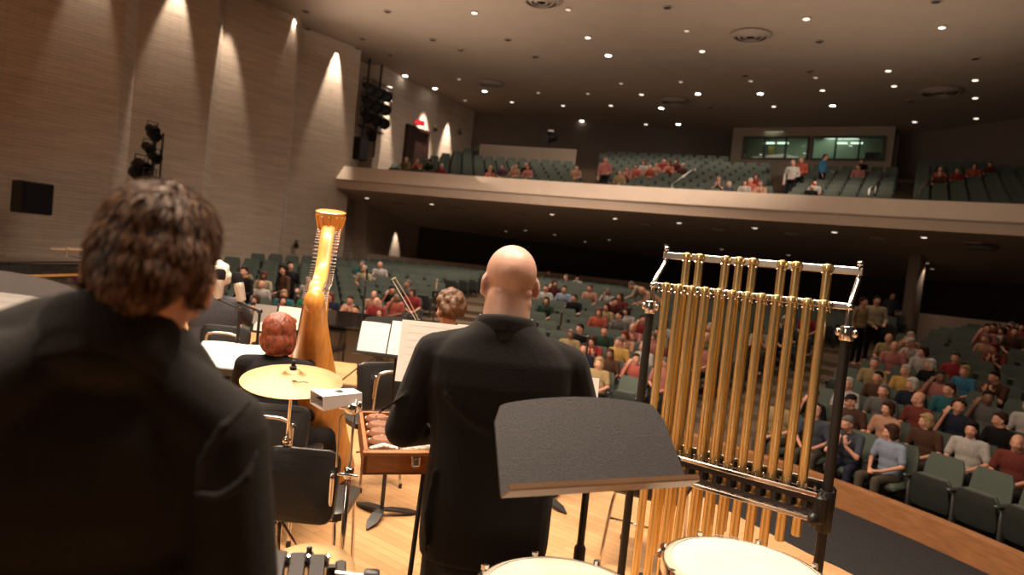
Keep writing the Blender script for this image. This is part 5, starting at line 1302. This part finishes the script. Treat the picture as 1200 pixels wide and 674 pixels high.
# ------------------------------------------------------------------ musicians
def musician(root_loc, yaw, label): return empty('person', root_loc, yaw, label, 'person')
def put(e, f, topm, skin=None, legs=None, shoes=None, names=('shirt', 'trousers')):
    for k, n_, m_ in (('body', 'body', skin or SKINS), ('top', names[0], topm), ('trousers', names[1], legs or topm), ('shoes', 'shoes', shoes or M['black'])):
        if k in f: obj(n_, f[k], m_, e)
# red-haired harpist
q = P(326, 396, 4.12); hx_ = q.z-1.155
J = seated(.02, -.25, -.1, 0); 
J.update(pelvis=(0, -.02, .52), elr=(.24, .18, .84), ell=(-.26, .16, .80), wrr=(.12, .42, .96), wrl=(-.08, .42, .92), hdr=(-.3, .8, .3), hdl=(.5, .8, .2), hnr=(-1, 0, 0), hnl=(1, 0, 0), knr=(.24, .42, .46), knl=(-.2, .42, .46), anr=(.24, .66, .085), anl=(-.16, .50, .085))
f = figure('h', J, .009, sleeves='short', skirt=True)
e = musician((q.x, q.y-.05, max(0, min(.05, hx_))), -.02, 'red-haired harpist in a black dress seated with her back to us'); put(e, f, M['blackcloth'], names=('dress', 'skirt'))
o = obj('hair', hair_blob('bob', J['head'], 1.05, .008), mat('auburn_hair', (.20, .045, .020), .5, var=.55, scale=34, bump=1.0, stretch=(1.2, 1.2, .7)), e)
# white-haired musician in a grey suit with a violin
q = P(257, 327, 5.9)
J = seated(.03, .15, -.15, 0); J.update(ell=(-.34, .20, .86), wrl=(-.22, .45, 1.0), hdl=(.2, .6, .6), hnl=(1, 0, 0), elr=(.30, .16, .84), wrr=(.05, .34, .92), hdr=(-.8, .3, 0), bw=1.15)
f = figure('w', J, .010, sleeves='long'); e = musician((q.x, q.y-.05, 0), .35, 'white-haired musician in a dark grey suit seated behind the microphones'); put(e, f, mat('slate_suit', (.038, .036, .044), .9, var=.2, scale=80), legs=M['suit'])
e.scale = (1.0, 1.0, q.z/1.155)
obj('hair', hair_blob('curly', J['head'], 1.02, .009), mat('white_hair', (.72, .62, .52), .7, var=.15, scale=60, bump=.5), e)
def violin(loc, d, up, label):
    loc = Vector(loc); d = Vector(d).normalized(); up = Vector(up); up = (up - d*up.dot(d)).normalized(); sd = d.cross(up)
    e = empty('violin', (loc.x, loc.y, 0), 0, label, 'violin'); o_ = Vector((0, 0, loc.z))
    prof_ = [(.0, .02), (.02, .085), (.07, .103), (.12, .085), (.165, .055), (.20, .055), (.24, .075), (.29, .083), (.33, .06), (.355, .02)]
    mb = MB(); mb.loft([[o_ + d*y + sd*x*a + up*b2 for a, b2 in ((-1, -.016), (1, -.016), (1, .016), (.0, .024), (-1, .016))] for y, x in [(p_[0], p_[1]) for p_ in prof_]]); obj('body', mb, M['violin'], e)
    mb = MB(); mb.box(o_ + d*.42 + up*.018, (.024, .20, .018), Matrix((sd, d, up)).transposed()); mb.box(o_ + d*.33 + up*.030, (.026, .26, .006), Matrix((sd, d, up)).transposed()); obj('neck', mb, M['black'], e)
    mb = MB(); mb.ell(o_ + d*.56 + up*.012, (.014, .025, .018)); mb.cap(o_ + d*.53 - sd*.03, o_ + d*.53 + sd*.03, .005, .005); obj('scroll', mb, M['violin'], e)
    mb = MB(); mb.box(o_ + d*.16 + up*.038, (.04, .004, .03), Matrix((sd, d, up)).transposed()); mb.box(o_ + d*.05 + up*.03, (.03, .10, .006), Matrix((sd, d, up)).transposed()); obj('bridge', mb, M['black'], e)
q2 = P(246, 343, 5.85); violin(q2, (-.75, .3, .05), (-.1, -.55, .9), 'orange-brown violin under the white-haired musician\'s chin')
# curly-haired violinist with raised bow
q = P(529, 364, 5.6); zoff = q.z-1.155
J = seated(.0, .25, -.1, 0); J.update(ell=(-.30, .25, .80), wrl=(-.16, .50, .86), hdl=(.2, .5, .7), hnl=(1, 0, 0), elr=(.30, .20, .78), wrr=(.10, .44, .84), hdr=(-.5, .6, .2))
f = figure('c', J, .010, sleeves='long'); e = musician((q.x, q.y, 0), .55, 'curly brown-haired violinist in black behind the bald man\'s left shoulder'); e.scale = (1, 1, q.z/1.155); put(e, f, M['blackcloth'])
obj('hair', hair_blob('curly', J['head'], 1.22, .008), mat('brown_curls', (.10, .045, .02), .6, var=.5, scale=50, bump=.8), e)
st_ = orch_chair((q.x, q.y, 0), .55, 'chair under the curly-haired violinist', loop=False, zt=.86)
b0_, b1_ = P(492, 378, 5.1), P(463, 326, 5.05)
e = empty('violin_bow', b0_, 0, 'violin bow pointing up left above the white music pages', 'bow')
mb = MB(); d_ = b1_-b0_; L_ = d_.length; mb.tube(catmull([Vector((0, 0, 0)), d_*.5 + Vector((.008, 0, .004)), d_], 6), .0038, 6); mb.cap(d_, d_ + Vector((-.022, 0, -.012)), .007, .004); obj('stick', mb, mat('pale_bow_wood', (.42, .30, .20), .4), e)
mb = MB(); mb.tube([Vector((-.018, 0, -.004)), d_ + Vector((-.022, 0, -.012))], .0018, 4); obj('hair_ribbon', mb, M['white'], e)
mb = MB(); mb.box((-.008, 0, .0), (.03, .014, .05), None, .004); obj('frog', mb, M['black'], e)
mb = MB(); violin(P(520, 396, 5.3), (-.7, .2, .1), (0, -.5, .9), 'violin of the curly-haired player, mostly behind the pages')

def collar_rings(e, c, R, ra, rb, kind):
    """turned-down jacket collar open at the front, and the shirt collar inside it"""
    m_ = M['suit'] if kind == 'black' else M['suitgrey']; rings = [[] for _ in range(6)]
    for k in range(-10, 11):
        a = -PI/2 + k*PI/2/7.5; cx_, cy_ = math.cos(a), math.sin(a); dr = (abs(k)/10)**1.5
        for j, (f, z_, fz) in enumerate(((.99, .014, .03), (1.01, .022, .032), (1.04, .018, .035), (1.07, .004, .04), (1.10, -.020, .05), (1.15, -.055, .07))):
            rings[j].append(c + R @ Vector((ra*f*cx_, rb*f*cy_, z_ - fz*dr)))
    mb = MB(); mb.loft(rings, cap=False, closed=False); o = obj('jacket_collar', mb, m_, e, smooth=True); mm = o.modifiers.new('s', 'SOLIDIFY'); mm.thickness = .004
    r0, r1, r2 = [], [], []
    for k in range(32):
        a = 2*PI*k/32; v = Vector((ra*.955*math.cos(a), rb*.955*math.sin(a), 0)); dz = -.03*max(0, math.sin(a))
        r0.append(c + R @ (v + Vector((0, 0, -.01+dz)))); hs_ = .010 if kind == 'black' else .012; r1.append(c + R @ (v + Vector((0, 0, hs_+dz)))); r2.append(c + R @ (v*.96 + Vector((0, 0, hs_+.002+dz))))
    mb = MB(); mb.loft([r0, r1, r2], cap=False); o = obj('shirt_collar', mb, M['white'], e, smooth=True); mm = o.modifiers.new('s', 'SOLIDIFY'); mm.thickness = .002
# ------------------------------------------------------------------ bald man in a dark suit
def superloft(mb, secs, n=28, R=None, o=Vector((0, 0, 0))):
    R = R or Matrix.Identity(3); rings = []
    for z_, hx, hy, cx, cy in secs:
        ring = []
        for k in range(n):
            a = 2*PI*k/n; c_, s_ = math.cos(a), math.sin(a); p_ = 2/2.5
            ring.append(o + R @ Vector((cx + hx*math.copysign(abs(c_)**p_, c_), cy + hy*math.copysign(abs(s_)**p_, s_), z_)))
        rings.append(ring)
    return mb.loft(rings)
q = P(596, 345, 2.30); bx0, by0 = q.x, q.y
e = musician((bx0, by0, 0), 0, 'bald man in a black suit standing with his back to us')
T = frame((0, .035, 1.672), .22, -.10)
J = dict(pelvis=(0, 0, .95), chest=(0, .0, 1.30), neck=(0, -.01, 1.50), hpr=(.10, 0, .92), hpl=(-.10, 0, .92), knr=(.12, .02, .50), knl=(-.12, .02, .50), anr=(.13, 0, .09), anl=(-.13, 0, .09), shr=(.225, .0, 1.42), shl=(-.225, -.01, 1.42),
         elr=(.325, .05, 1.16), ell=(-.305, -.03, 1.15), wrr=(.16, .33, 1.12), wrl=(-.22, .26, 1.07), hdr=(-.4, .9, -.1), hdl=(.1, .9, -.25), hnr=(0, 0, -1), hnl=(0, 0, -1), head=T, hs=1.10, hw=1.03, curl=.45)
mb = MB(); head_blob(mb, T, 1.10, (0, -.015, 1.46), wide=1.03)
mb.chain([(0, .012, 1.62), (0, -.01, 1.48)], [.078, .084], 20)
R_ = T.to_3x3(); mb.ell(T @ Vector((0, -.040, -.070)), (.073, .050, .058), R_, 20, 12); mb.ell(T @ Vector((0, -.050, -.035)), (.070, .045, .030), R_, 20, 10)
sp = Vector(J['chest']); mb.chain([(0, -.01, 1.48), sp, J['pelvis']], [.075, .11, .12], 12)
for s_, k in ((1, 'r'), (-1, 'l')):
    sh, el, wr = Vector(J['sh'+k]), Vector(J['el'+k]), Vector(J['wr'+k]); mb.chain([sp+Vector((0, 0, .08)), sh, el, wr], [.07, .048, .040, .027], 12)
    hand_blob(mb, wr + Vector(J['hd'+k]).normalized()*.02, J['hd'+k], J['hn'+k], s_, .5)
    mb.chain([J['pelvis'], J['hp'+k], J['kn'+k], J['an'+k]], [.1, .08, .055, .038], 12); mb.cap(J['an'+k], Vector(J['an'+k])+Vector((0, .13, -.04)), .035, .03)
me = remesh(mb, .0065, 4, 'body'); paint_face(me, T, 1.10); obj('body', me, [M['skinpink'], M['eye'], M['lip']], e)
mb = MB()
superloft(mb, [(.74, .215, .155, 0, .01), (.80, .222, .162, 0, .01), (.95, .222, .165, 0, .0), (1.10, .212, .158, 0, .0), (1.22, .222, .152, 0, .0), (1.33, .245, .150, 0, -.01), (1.42, .245, .130, 0, -.015), (1.475, .19, .108, 0, -.02), (1.515, .124, .100, 0, -.02), (1.545, .096, .092, 0, -.015)])
for k in 'rl':
    sh, el, wr = Vector(J['sh'+k]), Vector(J['el'+k]), Vector(J['wr'+k]); mb.chain([Vector((sh.x*.45, -.01, 1.455)), sh + Vector((0, 0, -.01)), el, el.lerp(wr, .9)], [.062, .073, .064, .044], 14)
    sx = 1 if k == 'r' else -1
for pth, rad in ((((-.17, -.135, 1.30), (-.06, -.150, 1.22), (.06, -.148, 1.19)), .012), (((.19, -.125, 1.30), (.10, -.145, 1.20), (.0, -.150, 1.12)), .012), (((-.30, -.085, 1.28), (-.37, -.08, 1.22), (-.40, -.05, 1.18)), .008), (((-.18, -.125, 1.05), (-.19, -.12, .9), (-.18, -.125, .78)), .012)):
    mb.chain(pth, [rad*.6, rad, rad*.5], 8)
obj('jacket', remesh(mb, .008, 5, 'jacket'), M['suit'], e)
collar_rings(e, Vector((0, -.014, 1.548)), Matrix.Identity(3), .094, .094, 'black')
mb = MB(); superloft(mb, [(.70, .17, .13, 0, 0), (.95, .185, .135, 0, 0)])
for k in 'rl': mb.chain([J['hp'+k], J['kn'+k], Vector(J['an'+k])+Vector((0, 0, .0))], [.105, .088, .070], 14)
obj('trousers', remesh(mb, .012, 4, 'trousers'), M['suit'], e)
mb = MB()
for k in 'rl': an = Vector(J['an'+k]); mb.ell(an + Vector((0, .06, -.05)), (.05, .145, .042), None, 14, 8)
obj('shoes', remesh(mb, .010, 2, 'shoes'), M['gloss'], e)

# ------------------------------------------------------------------ left man, close, head bowed
org = P(110, 700, .95); org.z = 0
e = musician(org, 0, 'dark-haired man in a charcoal jacket, near at left with head bowed')
def L_(px, py, d): return P(px, py, d) - org
hc = L_(181, 318, .985); T = frame(hc, .22, -.46, .10)
nb = L_(136, 384, .955)
shr, shl = L_(258, 505, 1.02), L_(-95, 470, .84)
chest = L_(85, 560, .98); pelv = Vector((chest.x-.05, chest.y-.03, .97))
elr, ell_ = L_(278, 715, 1.03), L_(-150, 760, .86)
wrr = Vector((elr.x-.16, elr.y+.20, 1.06)); wrl = Vector((ell_.x+.18, ell_.y+.32, 1.10))
mb = MB(); head_blob(mb, T, .97, nb)
mb.chain([hc + Vector((-.0, -.01, -.05)), nb], [.058, .056], 16)
mb.chain([nb, nb.lerp(chest, .3), chest, pelv], [.055, .05, .08, .10], 12)
for s_, sh, el, wr in ((1, shr, elr, wrr), (-1, shl, ell_, wrl)):
    mb.chain([chest + Vector((0, 0, .08)), sh, el, wr], [.06, .045, .038, .026], 12); hand_blob(mb, wr + Vector((0, .02, 0)), (0, .9, -.2), (0, 0, -1), s_, .6)
for s_ in (-1, 1):
    hp = pelv + Vector((s_*.10, 0, -.03)); mb.chain([pelv, hp, (hp.x, hp.y+.02, .50), (hp.x, hp.y, .09)], [.1, .08, .055, .038], 12); mb.cap((hp.x, hp.y, .09), (hp.x, hp.y+.13, .05), .035, .03)
me = remesh(mb, .006, 4, 'body'); paint_face(me, T, .97); obj('body', me, SKINS, e)
mb = MB()
sd_ = (shr-shl).normalized(); fw_ = Vector((-sd_.y, sd_.x, 0)).normalized(); upv = sd_.cross(fw_)
Rj = Matrix((sd_, fw_, upv)).transposed()
mb.ell(chest + Vector((0, -.0, .03)), (.215, .125, .24), Rj, 22, 14); mb.ell(chest + Vector((-.02, -.0, -.20)), (.20, .130, .26), Rj, 22, 14); mb.ell(pelv + Vector((0, 0, -.02)), (.20, .15, .18), None, 20, 12)
mb.chain([shl + Vector((.02, 0, .0)), nb.lerp(shl, .35) + Vector((0, 0, -.02)), nb + Vector((0, .0, -.045)), nb.lerp(shr, .40) + Vector((0, 0, -.018)), shr], [.072, .062, .068, .058, .066], 16)
mb.ell(nb + Vector((-.012, -.006, -.030)), (.098, .092, .062), Rj, 18, 10)
for sh, el, wr in ((shr, elr, wrr), (shl, ell_, wrl)): mb.chain([sh, el, el.lerp(wr, .92)], [.070, .062, .045], 16)
for pth, rad in (((L_(296, 470, .955), L_(262, 500, .925), L_(238, 540, .915), L_(232, 580, .92)), .010), ((L_(305, 520, .96), L_(290, 560, .94), L_(262, 582, .93), L_(225, 580, .925)), .009)):
    mb.chain(pth, [rad*.5, rad, rad, rad*.5], 8)
obj('jacket', remesh(mb, .007, 6, 'jacket'), M['suitgrey'], e)
# collars
nax = (Vector((.0, .10, .30)) + (hc-nb)*.6).normalized(); nr = (sd_ - nax*sd_.dot(nax)).normalized(); nf = nax.cross(nr); Rn_ = Matrix((nr, nf, nax)).transposed()
collar_rings(e, nb + Vector((-.004, .004, .010)), Rn_, .080, .076, 'grey')
mb = MB(); mb.ell(pelv + Vector((0, 0, -.05)), (.17, .13, .14), None, 16, 9)
for s_ in (-1, 1): hp = pelv + Vector((s_*.10, 0, -.03)); mb.chain([hp, (hp.x, hp.y+.02, .50), (hp.x, hp.y, .10)], [.10, .085, .068], 14)
obj('trousers', remesh(mb, .012, 4, 'trousers'), M['suitgrey'], e)
mb = MB()
for s_ in (-1, 1): mb.ell((pelv.x+s_*.10, pelv.y+.06, .042), (.05, .145, .042), None, 14, 8)
obj('shoes', remesh(mb, .010, 2, 'shoes'), M['gloss'], e)
# short dark hair of many tapered locks
hm = MB(); rh = random.Random(11)
base = hair_blob('short', T, .955, .006)
HM2 = mat('mid_brown_hair', (.17, .09, .05), .5, var=.4, scale=40, spec=.3); HM3 = mat('near_black_hair', (.02, .011, .008), .6, var=.3, scale=40, spec=.2)
HM = mat('dark_brown_hair', (.085, .040, .022), .6, var=.5, scale=30, spec=.15)
ho = obj('hair', base, HM, e)
vs = [(v.co.copy(), v.normal.copy()) for v in base.vertices]
inv = T.inverted(); Tr = T.to_3x3(); whorl = Vector((.01, -.055, .115))
for k in range(12000):
    p0, n0 = vs[rh.randrange(len(vs))]; lp = inv @ p0
    away = (lp - whorl); dl = away - (Tr.inverted() @ n0)*away.dot(Tr.inverted() @ n0)
    if dl.length < 1e-4: continue
    dl.normalize(); sw = Vector((rh.gauss(0, .22), rh.gauss(0, .22), rh.gauss(0, .22))); cl = Vector((math.sin(lp.x*140+lp.z*60), math.sin(lp.y*120+lp.x*50), math.sin(lp.z*130+lp.y*70)))*.12
    d = (Tr @ (dl + sw*.6 + cl)).normalized(); d = (d - n0*d.dot(n0)).normalized()
    L = rh.uniform(.014, .032); s_ = d.cross(n0); w0 = rh.uniform(.0009, .0022); hm.m = rh.choice((0, 0, 1, 1, 2))
    q0 = p0 - n0*.003; pts = [q0, q0 + (d*.85+n0*.42)*L*.4, q0 + (d*.95+n0*.32)*L*.75, q0 + (d+n0*.20)*L]
    hm.add([pts[0]-s_*w0, pts[0]+s_*w0, pts[1]-s_*w0, pts[1]+s_*w0, pts[2]-s_*w0*.7, pts[2]+s_*w0*.7, pts[3]], [(0, 1, 3, 2), (2, 3, 5, 4), (4, 5, 6)])
o = obj('locks', hm, [HM, HM2, HM3], ho, smooth=True); o['kind'] = 'stuff'
